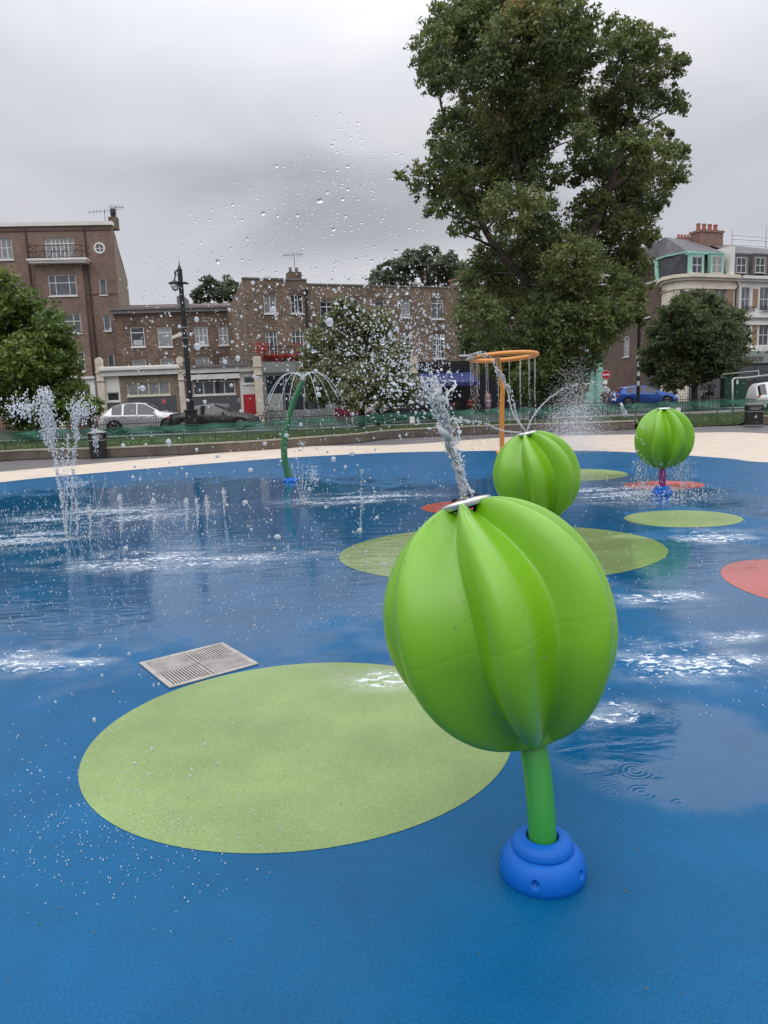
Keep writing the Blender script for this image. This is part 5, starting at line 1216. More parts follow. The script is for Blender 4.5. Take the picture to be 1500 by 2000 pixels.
    for a in D['ax']:
        for s in (1,-1):
            c = Vector((a*Lc-Lc/2, s*(Wc-.12), rw)); q = Matrix.Rotation(R(90), 3, 'X')
            mb = MB(); mb.lathe([(rw*.62,-.10),(rw*.93,-.105),(rw,-.07),(rw,.07),(rw*.93,.105),(rw*.62,.10)], 32, c, q, cap=False); tw = mb.build('wheel', M_tyre, t, smooth=True)
            mb = MB(); mb.lathe([(rw*.66,.09),(rw*.62,.098),(rw*.58,.05),(rw*.2,.04),(.001,.06)] if s < 0 else [(rw*.66,-.09),(rw*.62,-.098),(rw*.58,-.05),(rw*.2,-.04),(.001,-.06)], 28, c, q, cap=False); mb.build('hub', M_trim, tw)
            mb = MB(); yv = c.y + s*.085
            for k_ in range(5):
                an = k_*2*math.pi/5 + .3; mb.bar((c.x, yv, c.z), (c.x+rw*.62*math.cos(an), yv, c.z+rw*.62*math.sin(an)), .05, .03)
            mb.tube([(c.x+rw*.62*math.cos(z_), yv, c.z+rw*.62*math.sin(z_)) for z_ in np.linspace(0,2*math.pi,25)], .02, 6, cap=False); mb.build('rim', M_alloy, tw)
    for s in (1,-1):
        zf = f(D['top'], .965)-.16; mb = MB(); mb.ball((Lc/2-.20, s*Wc*.72, zf), .15, 8, (1.1,.9,.5)); mb.build('headlight', M_lampw, t, smooth=True)
        zr_ = f(D['belt'], .05)-.12; mb = MB(); mb.ball((-Lc/2+.16, s*Wc*.80, zr_), .13, 8, (1.2,.9,.6)); mb.build('tail_light', M_lampr, t, smooth=True)
        xm = {'suv':.66,'sedan':.62,'hatch':.65,'van':.80,'bonnetvan':.66}[kind]*Lc-Lc/2; mb = MB(); mb.ball((xm, s*(Wc+.08), f(D['belt'], .65)+.08), .10, 8, (.7,1,.6)); mb.build('wing_mirror', m, t, smooth=True)
        for q in ((.33,.50) if 'van' not in kind else (.6,)): mb = MB(); mb.box(q*Lc-Lc/2-.09, q*Lc-Lc/2+.09, min(s*Wc,s*(Wc+.025)), max(s*Wc,s*(Wc+.025)), f(D['belt'],q)-.16, f(D['belt'],q)-.13); mb.build('door_handle', m, t)
        for q in ((.295,.45,.665) if 'van' not in kind else (.62,.5)): mb = MB(); mb.box(q*Lc-Lc/2-.004, q*Lc-Lc/2+.004, min(s*Wc*.98,s*(Wc+.004)), max(s*Wc*.98,s*(Wc+.004)), .34, f(D['belt'],q)-.08); mb.build('door_gap', M_trim, t)
    mb = MB(); mb.box(-Lc/2-.01, -Lc/2+.03, -.26, .26, .52, .63); mb.build('number_plate', mat('yellow_plate', (.55,.42,.05), .5, var=0), t)
    mb = MB(); mb.box(Lc/2-.10, Lc/2+.012, -.45, .45, .30, .50); mb.build('grille', M_trim, t)
    return t
P_silver = paint('silver_paint', (.50,.50,.51), .45); P_black = paint('black_paint', (.018,.020,.022), .2); P_blue = paint('blue_paint', (.006,.075,.36), .3); P_mint = paint('pale_green_paint', (.36,.46,.40), .0, .4); P_white = paint('white_car_paint', (.68,.68,.67), 0, .35)
def place_car(kind, label, px0, Y, rz, m): # px0: rear end in picture
    p = PY(px0, 800, Y); Lc = PROF[kind]['L']; return car(kind, label, (p.x + math.cos(rz)*Lc/2, Y + math.sin(rz)*Lc/2, 0.0), rz, m)
place_car('suv', 'silver estate car with tinted windows parked by the yellow brick shop', 197, 42.0, R(4), P_silver)
place_car('sedan', 'black saloon car parked behind the tall lamp post', 328, 40.3, R(5), P_black)
place_car('sedan', 'dark saloon car half hidden under the grey green tree', 718, 41.5, R(10), P_black).rotation_euler[2] = R(10)+math.pi
place_car('van', 'pale green van with sloping windscreen behind the dark saloon', 712, 46.0, R(14), P_mint)
place_car('hatch', 'bright blue hatchback with rear spoiler in the side street', 1196, 52.0, R(3), P_blue)
place_car('bonnetvan', 'white small van with a dark rear window at the right edge', 1466, 37.5, R(-6), P_white).scale = (1, 1, .80)

# ================================================================== STREET FURNITURE
lp = PY(376, 838, 38.0); t = thing('lamp_post', 'tall black iron street lamp with a hanging lantern and camera', 'street lamp', (lp.x, 38.0, 0.02))
topz = PY(352, 520, 38.0).z
mb = MB(); mb.box(-.26,.26,-.26,.26,0,1.15); mb.box(-.30,.30,-.30,.30,1.15,1.22); mb.build('pedestal', M_iron, t, bevel=.02)
mb = MB(); mb.lathe([(.17,1.22),(.17,1.7),(.13,1.74),(.125,3.5),(.118,5.6),(.118,topz-.15),(.09,topz-.1),(.03,topz+.05),(.012,topz+.25)], 20); mb.build('column', M_iron, t, smooth=False)
for z in (4.35, 4.75, 5.25):
    mb = MB(); mb.lathe([(.14,z),(.14,z+.06)], 18); mb.build('collar', M_bing, t)
mb = MB(); S = [(-.1,0,topz-.2),(-.2,0,topz-.3),(-.25,0,topz-.5),(-.30,0,topz-.68)]; mb.tube(smooth_curve([Vector(s) for s in S], 4), .035, 8); mb.tube([(-.1,0,topz-.9),(-.3,0,topz-.72)], .025, 6)
mb.tube([(-.18+.09*math.cos(q),0,topz-.32+.12*math.sin(q)) for q in np.linspace(0,6.28,13)], .02, 5); mb.build('bracket', M_iron, t)
mb = MB(); mb.lathe([(.05,.12),(.16,.05),(.30,-.02),(.31,-.06),(.22,-.06)], 20, (-.30,0,topz-.78)); mb.lathe([(.05,.1),(.22,0),(.05,-.02)], 14, (.20,0,topz-.86)); mb.build('lantern_hood', M_iron, t, smooth=True)
mb = MB(); mb.lathe([(.20,0),(.19,-.16),(.13,-.30),(.02,-.36)], 18, (-.30,0,topz-.84)); mb.build('lantern_glass', mat('lantern_glass', (.42,.43,.43), .15, var=0), t, smooth=True)
zc_ = PY(347, 655, 38).z; mb = MB(); a = Vector((-.14,0,zc_+.05)); b = Vector((-.62,-.15,zc_-.14)); mb.bar(a, b, .15, .15); mb.build('security_camera', M_wh, t, bevel=.01)
# belisha beacon
bp = PY(1246, 800, 49.0); t = thing('crossing_beacon', 'black and white banded crossing beacon pole with globe beside the blue car', 'beacon', (bp.x, 49.0, 0.0)); zt = PY(1247, 699, 49).z
mb = MB(); mb.lathe([(.105,0),(.105,1.45),(.075,1.5),(.075,zt-.1)], 16); mb.build('pole', M_iron, t)
for i in range(3):
    z0 = zt - .40 - i*.62; mb = MB(); mb.lathe([(.077,z0-.15),(.077,z0+.16)], 16); mb.build('white_band', M_white, t)
mb = MB(); mb.ball((0,0,zt), .19, 10); mb.build('globe', mat('beacon_globe', (.36,.33,.28), .3, var=.1), t, smooth=True)
# no entry sign
sp_ = PY(1180, 800, 55.0); t = thing('no_entry_sign', 'round red no entry sign on a grey pole by the mint shopfront', 'road sign', (sp_.x, 55.0, 0)); zt = PY(1182, 732, 55).z
mb = MB(); mb.tube([(0,0,0),(0,0,zt+.4)], .04, 8); mb.build('pole', M_iron, t)
q = Matrix.Rotation(R(90), 3, 'X'); mb = MB(); mb.lathe([(.001,.0),(.31,.0),(.31,.02),(.001,.02)], 32, (.09,-.05,zt), q); mb.build('sign_disc', mat('sign_red', (.50,.02,.04), .4, var=0), t)
mb = MB(); mb.box(-.15,.33,-.083,-.073,zt-.05,zt+.05); mb.build('white_bar', M_white, t); mb = MB(); mb.tube([(.09+.31*math.cos(x),-.06,zt+.31*math.sin(x)) for x in np.linspace(0,2*math.pi,33)], .012, 6, cap=False); mb.build('rim', M_white, t)
mb = MB(); mb.box(-.13,.20,-.06,-.045,zt-.68,zt-.36); mb.build('small_plate', M_white, t)
# green street cabinet pair, tube frame, pink skip, dark hoarding
M_cab = mat('cabinet_green', (0.010,0.062,0.034), .45, var=.12); M_tube = mat('galvanised_tube', (.34,.36,.35), .45, .5, var=.15)
def cabinet(px0, px1, ytop, Y, label):
    a = PY(px0, 780, Y); b = PY(px1, 780, Y); zt = PY((px0+px1)/2, ytop, Y).z; t = thing('utility_cabinet', label, 'cabinet', (a.x, Y, 0), 0, 'green utility cabinets'); w_ = b.x-a.x
    mb = MB(); mb.box(0, w_, 0, .5, .06, zt-.05); mb.box(-.02, w_+.02, -.02, .52, zt-.05, zt); mb.build('body', M_cab, t)
    mb = MB(); mb.box(.03, w_-.03, -.015, -.001, .12, zt-.1); d_ = mb.build('door', M_cab, t)
    for z in (.32, zt-.35): mb = MB(); mb.box(w_-.22, w_-.06, -.035, -.016, z, z+.04); mb.build('hinge', M_bing, d_)
    mb = MB(); mb.box(.08, .16, -.04, -.016, zt*.5, zt*.5+.12); mb.build('handle', M_bing, d_)
    mb = MB(); mb.box(0, w_, 0, .5, 0, .06); mb.build('plinth', M_wh, t); return t, zt
cabinet(1413.5, 1430, 738, 43.0, 'narrow dark green street cabinet nearer the tree')
t, zt = cabinet(1434, 1456, 738, 43.0, 'wider dark green street cabinet with a white label beside the white van')
mb = MB(); mb.box(.08,.20,-.02,-.0155,zt-.34,zt-.12); mb.build('white_label', M_white, t)
a = PY(1432, 812, 30.0); t = thing('tube_barrier', 'bent galvanised tube frame standing by the green cabinets', 'barrier', (a.x, 30.0, 0)); P_ = lambda x, y, d=0: PY(x, y, 30+d) - Vector((a.x, 30.0, 0))
mb = MB(); mb.tube([Vector((0,0,0)), P_(1431,742), P_(1434,739,.2), P_(1458,738,1), P_(1500,733,3), P_(1540,731,4)], .045, 8); mb.build('front_frame', M_tube, t, smooth=True)
mb = MB(); mb.tube([P_(1408,738,4), P_(1412,731,4), P_(1482,724.5,2.5), P_(1482,736,2.5), P_(1458,740,1)], .03, 8); mb.build('rear_frame', M_tube, t, smooth=True)
a = PY(656, 818, 43.5); b = PY(705, 818, 43.5); za = PY(680, 794, 43.5).z; t = thing('skip', 'pink painted steel skip standing under the grey green tree', 'skip', (a.x, 43.5, 0)); w_ = b.x-a.x
mb = MB(); mb.add([(.0,0,.1),(w_-.05,0,.1),(w_-.05,1,.1),(.0,1,.1),(-.05,-.1,za-.15),(w_,-.1,za),(w_,1.1,za),(-.05,1.1,za-.15)], [(0,1,5,4),(1,2,6,5),(2,3,7,6),(3,0,4,7),(0,3,2,1)])
M_pink = mat('pink_paint', (.27,.055,.10), .6, var=.18, scale=3); mb.build('body', M_pink, t); mb = MB(); mb.bar((-.08,-.12,za-.13),(w_+.03,-.12,za+.02),.08,.08)
for i in range(3): x = w_*(.25+.25*i); mb.bar((x,-.06,.12),(x,-.11,za-.1),.05,.05)
mb.build('ribs', M_pink, t)
a = PY(713, 800, 44.5); t = thing('white_box_van_rear', 'pale utility box between the two trunks of the grey green tree', 'utility box', (a.x, 44.5, 0)); t.name = 'utility_box'
mb = MB(); mb.box(0, .72, 0, .6, .25, 1.35); mb.build('body', M_wh, t, bevel=.02); mb = MB(); mb.box(.1,.5,-.012,0,.9,1.0); mb.build('vent', M_iron, t); mb = MB(); mb.box(.03,.69,.03,.57,0,.25); mb.build('plinth', M_iron, t)
# brick garden wall at the far left
a = PY(-30, 830, 40.0); t = thing('garden_wall', 'low reddish brick garden wall behind the left edge railing', 'wall', (a.x, 40.0, 0))
mb = MB(); wl = PY(70, 830, 40).x - a.x; zt = PY(30, 812, 40).z; mb.box(0, wl, 0, .25, 0, zt); mb.build('brickwork', B_red, t); mb = MB(); mb.box(-.03, wl+.03, -.03, .28, zt, zt+.07); mb.build('coping', M_stone, t)
a = PY(128, 830, 44.0); t = thing('garden_wall', 'low brown brick wall between the bay tree and the pale pilaster', 'wall', (a.x, 44.0, 0)); mb = MB(); wl = PY(188, 830, 44).x - a.x; zt = PY(150, 818, 44).z; mb.box(0, wl, 0, .25, 0, zt); mb.build('brickwork', B_tall, t); mb = MB(); mb.box(-.03, wl+.03, -.03, .28, zt, zt+.07); mb.build('coping', M_stone, t)

# ------------------------------------------------------------------ bicycles
def bicycle(label, p, rz, lean=0.0, frame=(.03,.03,.035), fname='black_bike'):
    t = thing('bicycle', label, 'bicycle', p, rz); t.rotation_euler = (lean, 0, rz); mf = mat(fname, frame, .4, var=0)
    for x in (-.52, .52):
        mb = MB(); mb.tube([(x+.33*math.cos(q),0,.34+.33*math.sin(q)) for q in np.linspace(0,2*math.pi,29)], .018, 6, cap=False); w_ = mb.build('wheel', M_tyre, t)
        mb = MB()
        for k in range(12): q = k*math.pi/6; mb.tube([(x,0,.34),(x+.32*math.cos(q),0,.34+.32*math.sin(q))], .003, 3, cap=False)
        mb.lathe([(.03,-.04),(.03,.04)], 8, (x,0,.34), Matrix.Rotation(R(90),3,'X')); mb.build('spokes', M_alloy, w_)
    mb = MB(); bb = (-.08,0,.30); st = (-.20,0,.80); hd = (.36,0,.85)
    for a, b in ((bb,st),(bb,(.38,0,.72)),((-.19,0,.76),(.36,0,.80)),((-.52,0,.34),bb),((-.52,0,.34),(-.19,0,.74)),((.34,0,.90),(.39,0,.66)),((.39,0,.66),(.52,0,.34)),(st,(-.21,0,.90))): mb.tube([a,b], .017, 6)
    mb.build('frame', mf, t); mb = MB(); mb.tube([(.30,-.28,.98),(.36,-.2,.98),(.34,0,.96),(.36,.2,.98),(.30,.28,.98)], .013, 6); mb.tube([(.34,0,.96),(.34,0,.88)], .015, 6); mb.build('handlebars', M_alloy, t)
    mb = MB(); mb.ball((-.22,0,.92), .12, 6, (1.1,.55,.3)); mb.build('saddle', M_trim, t, smooth=True); mb = MB(); mb.lathe([(.09,-.01),(.09,.01)], 14, bb, Matrix.Rotation(R(90),3,'X')); mb.bar(bb,(.02,-.06,.16),.02,.02); mb.bar(bb,(-.18,.06,.44),.02,.02); mb.build('crank', M_alloy, t)
    return t
p = PY(522, 800, 44.5); bicycle('black bicycle leaning beside the framing shop window', (p.x, 44.5, 0), R(160), R(8))

# ------------------------------------------------------------------ people
def skin_mesh(name, verts, edges, radii, m, parent, root=0, sub=1):
    me = bpy.data.meshes.new(name); me.from_pydata([tuple(v) for v in verts], edges, []); o = bpy.data.objects.new(name, me); col.objects.link(o)
    md = o.modifiers.new('s', 'SKIN'); md.use_smooth_shade = True
    sv = me.skin_vertices[0].data
    for i, r in enumerate(radii): sv[i].radius = (r, r) if not isinstance(r, tuple) else r; sv[i].use_root = (i == root)
    o.modifiers.new('u', 'SUBSURF').levels = sub
    dg = bpy.context.evaluated_depsgraph_get(); m2 = bpy.data.meshes.new_from_object(o.evaluated_get(dg)); bpy.data.objects.remove(o)
    m2.materials.clear(); m2.materials.append(m); o = bpy.data.objects.new(name, m2); col.objects.link(o); o.parent = parent; return o
M_skin = mat('skin', (.42,.26,.19), .55, var=.06)
def person(label, p, rz, H=1.7, arms=None, legs=None, top=(.3,.3,.3), bottom=(.05,.05,.06), hair=(.04,.03,.02), shorts=False, lean=0.0, tname='t', cap=None, long_hair=False, skirt=False, seat=0.0):
    s = H/1.7; t = thing('person', label, 'person', (p[0], p[1], p[2]+seat), rz)
    J = dict(pel=(0,0,.92), wst=(lean*.3,0,1.08), chs=(lean*.75,0,1.30), nck=(lean,0,1.44), hd0=(lean*1.05,0,1.52), hd1=(lean*1.12,0,1.62))
    J['hl'] = (0,.10,.88); J['hr'] = (0,-.10,.88)
    arms = arms or {}; legs = legs or {}
    J['sl'] = (lean*.9,.18,1.38); J['sr'] = (lean*.9,-.18,1.38)
    J['el'] = arms.get('el', (lean*.9-.02,.24,1.10)); J['er'] = arms.get('er', (lean*.9-.02,-.24,1.10))
    J['wl'] = arms.get('wl', (lean*.9+.06,.25,.86)); J['wr'] = arms.get('wr', (lean*.9+.06,-.25,.86))
    J['kl'] = legs.get('kl', (.02,.11,.50)); J['kr'] = legs.get('kr', (.02,-.11,.50)); J['al'] = legs.get('al', (-.01,.11,.09)); J['ar'] = legs.get('ar', (-.01,-.11,.09))
    J['tl'] = tuple(a+b for a, b in zip(J['al'], (.17,.01,-.05))); J['tr'] = tuple(a+b for a, b in zip(J['ar'], (.17,-.01,-.05)))
    rad = dict(pel=(.15,.11),wst=(.125,.095),chs=(.155,.105),nck=.055,hd0=.070,hd1=.085,hl=.095,hr=.095,kl=.058,kr=.058,al=.040,ar=.040,tl=.035,tr=.035,sl=.060,sr=.060,el=.040,er=.040,wl=.027,wr=.027)
    ed = [('pel','wst'),('wst','chs'),('chs','nck'),('nck','hd0'),('hd0','hd1'),('pel','hl'),('pel','hr'),('hl','kl'),('hr','kr'),('kl','al'),('kr','ar'),('al','tl'),('ar','tr'),('chs','sl'),('chs','sr'),('sl','el'),('sr','er'),('el','wl'),('er','wr')]
    for h in 'lr':
        e_ = Vector(J['e'+h]); w_ = Vector(J['w'+h]); d = (w_-e_).normalized(); sd = Vector((1,0,0)) - d*d.x; sd = sd.normalized() if sd.length > .1 else Vector((0,0,1)); nn = d.cross(sd)
        J['p'+h] = tuple(w_ + d*.075); rad['p'+h] = .030; ed.append(('w'+h,'p'+h))
        for k, (o_, ln) in enumerate(((-.030,.068),(-.010,.080),(.010,.074),(.030,.058))):
            b0 = w_ + d*.085 + sd*o_; J[f'f{h}{k}a'] = tuple(b0 + d*ln*.5 + nn*.008); J[f'f{h}{k}b'] = tuple(b0 + d*ln*.9 + nn*.03); rad[f'f{h}{k}a'] = .009; rad[f'f{h}{k}b'] = .0075; ed += [('p'+h, f'f{h}{k}a'), (f'f{h}{k}a', f'f{h}{k}b')]
        J[f'th{h}'] = tuple(w_ + d*.07 - sd*.055); rad[f'th{h}'] = .010; ed.append(('w'+h, f'th{h}'))
    names = list(J); V = [Vector(J[n_])*s for n_ in names]; E = [(names.index(a), names.index(b)) for a, b in ed]
    Rr = [tuple(x*s for x in rad[n_]) if isinstance(rad[n_], tuple) else rad[n_]*s for n_ in names]
    body = skin_mesh('body', V, E, Rr, M_skin, t)
    def cloth(nm, sub, m, g, rmin=0, ends={}):
        ns = sorted({x for e_ in sub for x in e_}, key=names.index); vs = [Vector(ends.get(n_, J[n_]))*s for n_ in ns]; es = [(ns.index(a), ns.index(b)) for a, b in sub]
        rr = [tuple((x+g)*s for x in rad[n_]) if isinstance(rad[n_], tuple) else (max(rad[n_]+g, rmin))*s for n_ in ns]; return skin_mesh(nm, vs, es, rr, m, t)
    cloth('shirt', [('pel','wst'),('wst','chs'),('chs','sl'),('chs','sr'),('sl','el'),('sr','er')] + ([] if not arms.get('long') else [('el','wl'),('er','wr')]), mat('top_'+tname, top, .8, var=.12, scale=8), .022)
    if shorts:
        mid = {'kl': tuple((a+b*2)/3 for a, b in zip(J['hl'], J['kl'])), 'kr': tuple((a+b*2)/3 for a, b in zip(J['hr'], J['kr']))}
        cloth('shorts', [('pel','hl'),('pel','hr'),('hl','kl'),('hr','kr')], mat('bottom_'+tname, bottom, .8, var=.12, scale=8), .022, .09, mid)
    else: cloth('trousers', [('pel','hl'),('pel','hr'),('hl','kl'),('hr','kr'),('kl','al'),('kr','ar')], mat('bottom_'+tname, bottom, .8, var=.12, scale=8), .018)
    for h in 'lr': a = Vector(J['a'+h])*s; mb = MB(); mb.ball(a+Vector((.07,0,-.05))*s, .07*s, 8, (1.9,.75,.7)); mb.build('shoe', mat('shoe_dark', (.05,.05,.05), .6, var=0), t, smooth=True)
    hc = Vector(J['hd1'])*s
    mb = MB(); mb.ball(hc+Vector((-.018,0,.025))*s, .105*s, 10, (1.0,.88,1.05)); 
    if long_hair: mb.ball(hc+Vector((-.05,0,-.10))*s, .095*s, 8, (.7,.9,1.7))
    mb.build('hair' if not cap else 'helmet', mat('hair_'+tname, cap or hair, .6, var=.1), t, smooth=True)
    mb = MB(); mb.ball(hc+Vector((.088,0,-.02))*s, .018*s, 6, (1,.8,1.3)); mb.build('nose', M_skin, t, smooth=True)
    for sy in (.032,-.032): mb = MB(); mb.ball(hc+Vector((.080,sy,.008))*s, .011*s, 6); mb.build('eye', M_trim, t, smooth=True)
    for sy in (.082,-.082): mb = MB(); mb.ball(hc+Vector((.0,sy,-.01))*s, .024*s, 6, (.8,.4,1.2)); mb.build('ear', M_skin, t, smooth=True)
    mb = MB(); mb.ball(hc+Vector((.078,0,-.048))*s, .018*s, 6, (.5,1.3,.35)); mb.build('mouth', mat('lips', (.30,.09,.08), .5, var=0), t, smooth=True)
    return t
p = PY(953, 802, 53.0); person('person in pale pink top and trousers walking beyond the ring fountain', (p.x, 53.0, 0), R(-70), 1.55, legs=dict(kl=(.12,.1,.5),al=(.10,.1,.09),kr=(-.02,-.1,.5),ar=(-.16,-.1,.12)), top=(.42,.22,.30), bottom=(.40,.26,.33), tname='pink', long_hair=True)
p = PY(918, 802, 53.0); person('small child in a red top beyond the water spray', (p.x, 53.0, 0), R(-100), 1.15, top=(.45,.03,.06), bottom=(.25,.05,.08), tname='red')
p = PY(1388, 800, 46.0); person('person in grey sweatshirt and dark shorts standing by the street cabinets', (p.x, 46.0, 0), R(-95), 1.76, arms=dict(long=1, el=(.05,.25,1.12), er=(.05,-.25,1.12), wl=(.22,.10,.98), wr=(.22,-.08,.96)), top=(.16,.16,.18), bottom=(.05,.05,.06), hair=(.22,.19,.17), shorts=True, tname='grey')
p = PY(1374.5, 800, 46.0); person('person in grey vest and black trousers talking beside a bicycle', (p.x, 46.0, 0), R(-160), 1.66, arms=dict(el=(.1,.26,1.15), er=(.12,-.26,1.12), wl=(.3,.2,1.05), wr=(.34,-.2,1.0)), top=(.20,.20,.21), bottom=(.02,.02,.025), tname='vest', long_hair=True)
p = PY(1367, 802, 45.2); bicycle('pale framed bicycle held beside the two standing people', (p.x, 45.2, 0), R(-75), 0, (.40,.40,.40), 'pale_bike')
mb_t = thing('basket', 'pale pannier bag on the bicycle by the street tree', 'bag', (PY(1366,780,45.0).x, 45.0, .72)); mb = MB(); mb.box(-.16,.16,-.12,.12,0,.42); mb.build('bag_body', M_wh, mb_t, bevel=.04); mb = MB(); mb.box(-.17,.17,-.13,.13,.34,.44); mb.build('flap', M_bing, mb_t, bevel=.02); mb_t.name = 'pannier_bag'
p = PY(1183, 796, 53.0); bicycle('dark bicycle ridden past the mint shopfront', (p.x, 53.0, 0), R(8)); 
person('cyclist in white helmet and grey top riding past the mint shopfront', (p.x-.22, 53.0, 0.10), R(8), 1.66, arms=dict(long=1, el=(.40,.24,1.18), er=(.40,-.24,1.18), wl=(.52,.24,1.0), wr=(.52,-.24,1.0)), legs=dict(kl=(.36,.10,.72), al=(.24,.10,.32), kr=(.30,-.10,.52), ar=(.12,-.10,.10)), top=(.33,.32,.31), bottom=(.30,.27,.24), cap=(.75,.75,.74), lean=.22, tname='rider')
# ================================================================== WATER IN THE AIR
def water_mat(name, white, rough=.02, white_c=(.82,.85,.88)):
    m = bpy.data.materials.new(name); m.use_nodes = True; t = m.node_tree; b = t.nodes['Principled BSDF']
    b.inputs['Base Color'].default_value = (.97,.99,1,1); b.inputs['Transmission Weight'].default_value = 1; b.inputs['IOR'].default_value = 1.33; b.inputs['Roughness'].default_value = rough
    if white > 0:
        d = t.nodes.new('ShaderNodeBsdfDiffuse'); d.inputs[0].default_value = (*white_c, 1); tr = t.nodes.new('ShaderNodeBsdfTranslucent'); tr.inputs[0].default_value = (*white_c, 1)
        m1 = t.nodes.new('ShaderNodeMixShader'); m1.inputs[0].default_value = .5; t.links.new(d.outputs[0], m1.inputs[1]); t.links.new(tr.outputs[0], m1.inputs[2])
        m2 = t.nodes.new('ShaderNodeMixShader'); m2.inputs[0].default_value = white; t.links.new(b.outputs[0], m2.inputs[1]); t.links.new(m1.outputs[0], m2.inputs[2])
        t.links.new(m2.outputs[0], t.nodes['Material Output'].inputs[0])
    return m
W_clear = water_mat('clear_water', .06); W_mid = water_mat('aerated_water', .50, .05, (.93,.95,.97)); W_froth = water_mat('frothy_water', .80, .1, (.93,.95,.97))
def ico(sub):
    bm = bmesh.new(); bmesh.ops.create_icosphere(bm, subdivisions=sub, radius=1.0); bm.verts.ensure_lookup_table()
    V = np.array([tuple(v.co) for v in bm.verts]); F_ = np.array([[v.index for v in f.verts] for f in bm.faces]); bm.free(); return V, F_
ICO = {k: ico(k) for k in (1, 2)}
def drops(name, P, r, m, stretch=None, sub=1, parent=None, wob=.18):
    """many water drops as one mesh; stretch = (N,3) vectors added along the drop's travel, in radii"""
    P = np.asarray(P, float); n_ = len(P); r = np.broadcast_to(np.asarray(r, float), (n_,)); V0, F0 = ICO[sub]
    sc = 1 + rng.normal(0, wob, (n_,1,3)); V = V0[None]*sc*r[:,None,None]
    if stretch is not None:
        S = np.asarray(stretch, float); S = np.broadcast_to(S, (n_,3)); V = V + (V0[None]@S[:,:,None])*S[:,None,:]/np.maximum(1e-6, np.linalg.norm(S,axis=1))[:,None,None]*r[:,None,None]
    V = V + P[:,None,:]; Fq = (F0[None] + (np.arange(n_)*len(V0))[:,None,None]).reshape(-1,3)
    o = np_mesh(name, V.reshape(-1,3), Fq, m, parent, True)
    if parent is not None: o['kind'] = 'stuff'
    return o
def stuff(o, label, cat='water spray'): o['kind'] = 'stuff'; o['label'] = label; o['category'] = cat; return o
def pxcloud(X, Y_, D):
    return np.array([tuple(at_depth(x, y, d)) for x, y, d in zip(X, Y_, D)])
# --- the drop cloud thrown up by the nearest pod
n_ = 2700; th = R(1)*(88 + 92*rng.beta(1.5,1.5,n_)); rr = rng.random(n_)**.62
mxr = np.interp(np.degrees(th), [85,100,112,125,140,155,170,185], [330,470,600,560,590,640,640,560])
X = 880 + np.cos(th)*rr*mxr + rng.normal(0,14,n_); Yp = 770 - np.sin(th)*rr*mxr + rng.normal(0,14,n_)
D = rng.uniform(2.1,3.3,n_) - .7*(1-np.clip((X-250)/500,0,1))
rp = np.clip(rng.lognormal(.0,.52,n_), .5, 6.5)
stuff(drops('water_drops', pxcloud(X,Yp,D), rp*D/FPX*.95, W_clear, None, 2, wob=.12), 'cloud of clear drops flung up against the sky above the terrace', 'water drops')
n_ = 1250; X = 855 - np.abs(rng.normal(0,1,n_))*120 + rng.normal(0,22,n_); Yp = 705 + rng.normal(0,72,n_) + (860-X)*.0; D = rng.uniform(2.0,3.1,n_)
k = (X > 190) & (Yp < 860) & (Yp > 540); X, Yp, D = X[k], Yp[k], D[k]; n_ = len(X)
rp = np.clip(rng.lognormal(.05,.5,n_), .5, 5); stuff(drops('water_drops', pxcloud(X,Yp,D), rp*D/FPX, W_mid, None, 2, wob=.15), 'dense bright drops in front of the brown terrace beside the main jet', 'water drops')
n_ = 430; X = rng.uniform(215,760,n_); Yp = rng.uniform(540,1110,n_); D = rng.uniform(1.7,3.2,n_); rp = np.clip(rng.lognormal(.35,.6,n_), .6, 7)
stuff(drops('water_drops', pxcloud(X,Yp,D), rp*D/FPX, W_mid, None, 2, wob=.12), 'scattered falling drops in front of the shops, lamp post and wall', 'water drops')
n_ = 190; X = rng.uniform(20,520,n_); Yp = rng.uniform(1130,1640,n_); g = np.array([tuple(G(x,y,.0)) for x,y in zip(X,Yp)]); g[:,2] += rng.random(n_)*.25
g = np.where(g[:,1:2] > 0, g, g); stuff(drops('water_drops', g, np.clip(rng.lognormal(-.1,.5,n_),.4,3)*.0027, W_mid, [0,0,.5], 2), 'loose drops falling over the blue floor near the lower left', 'water drops')
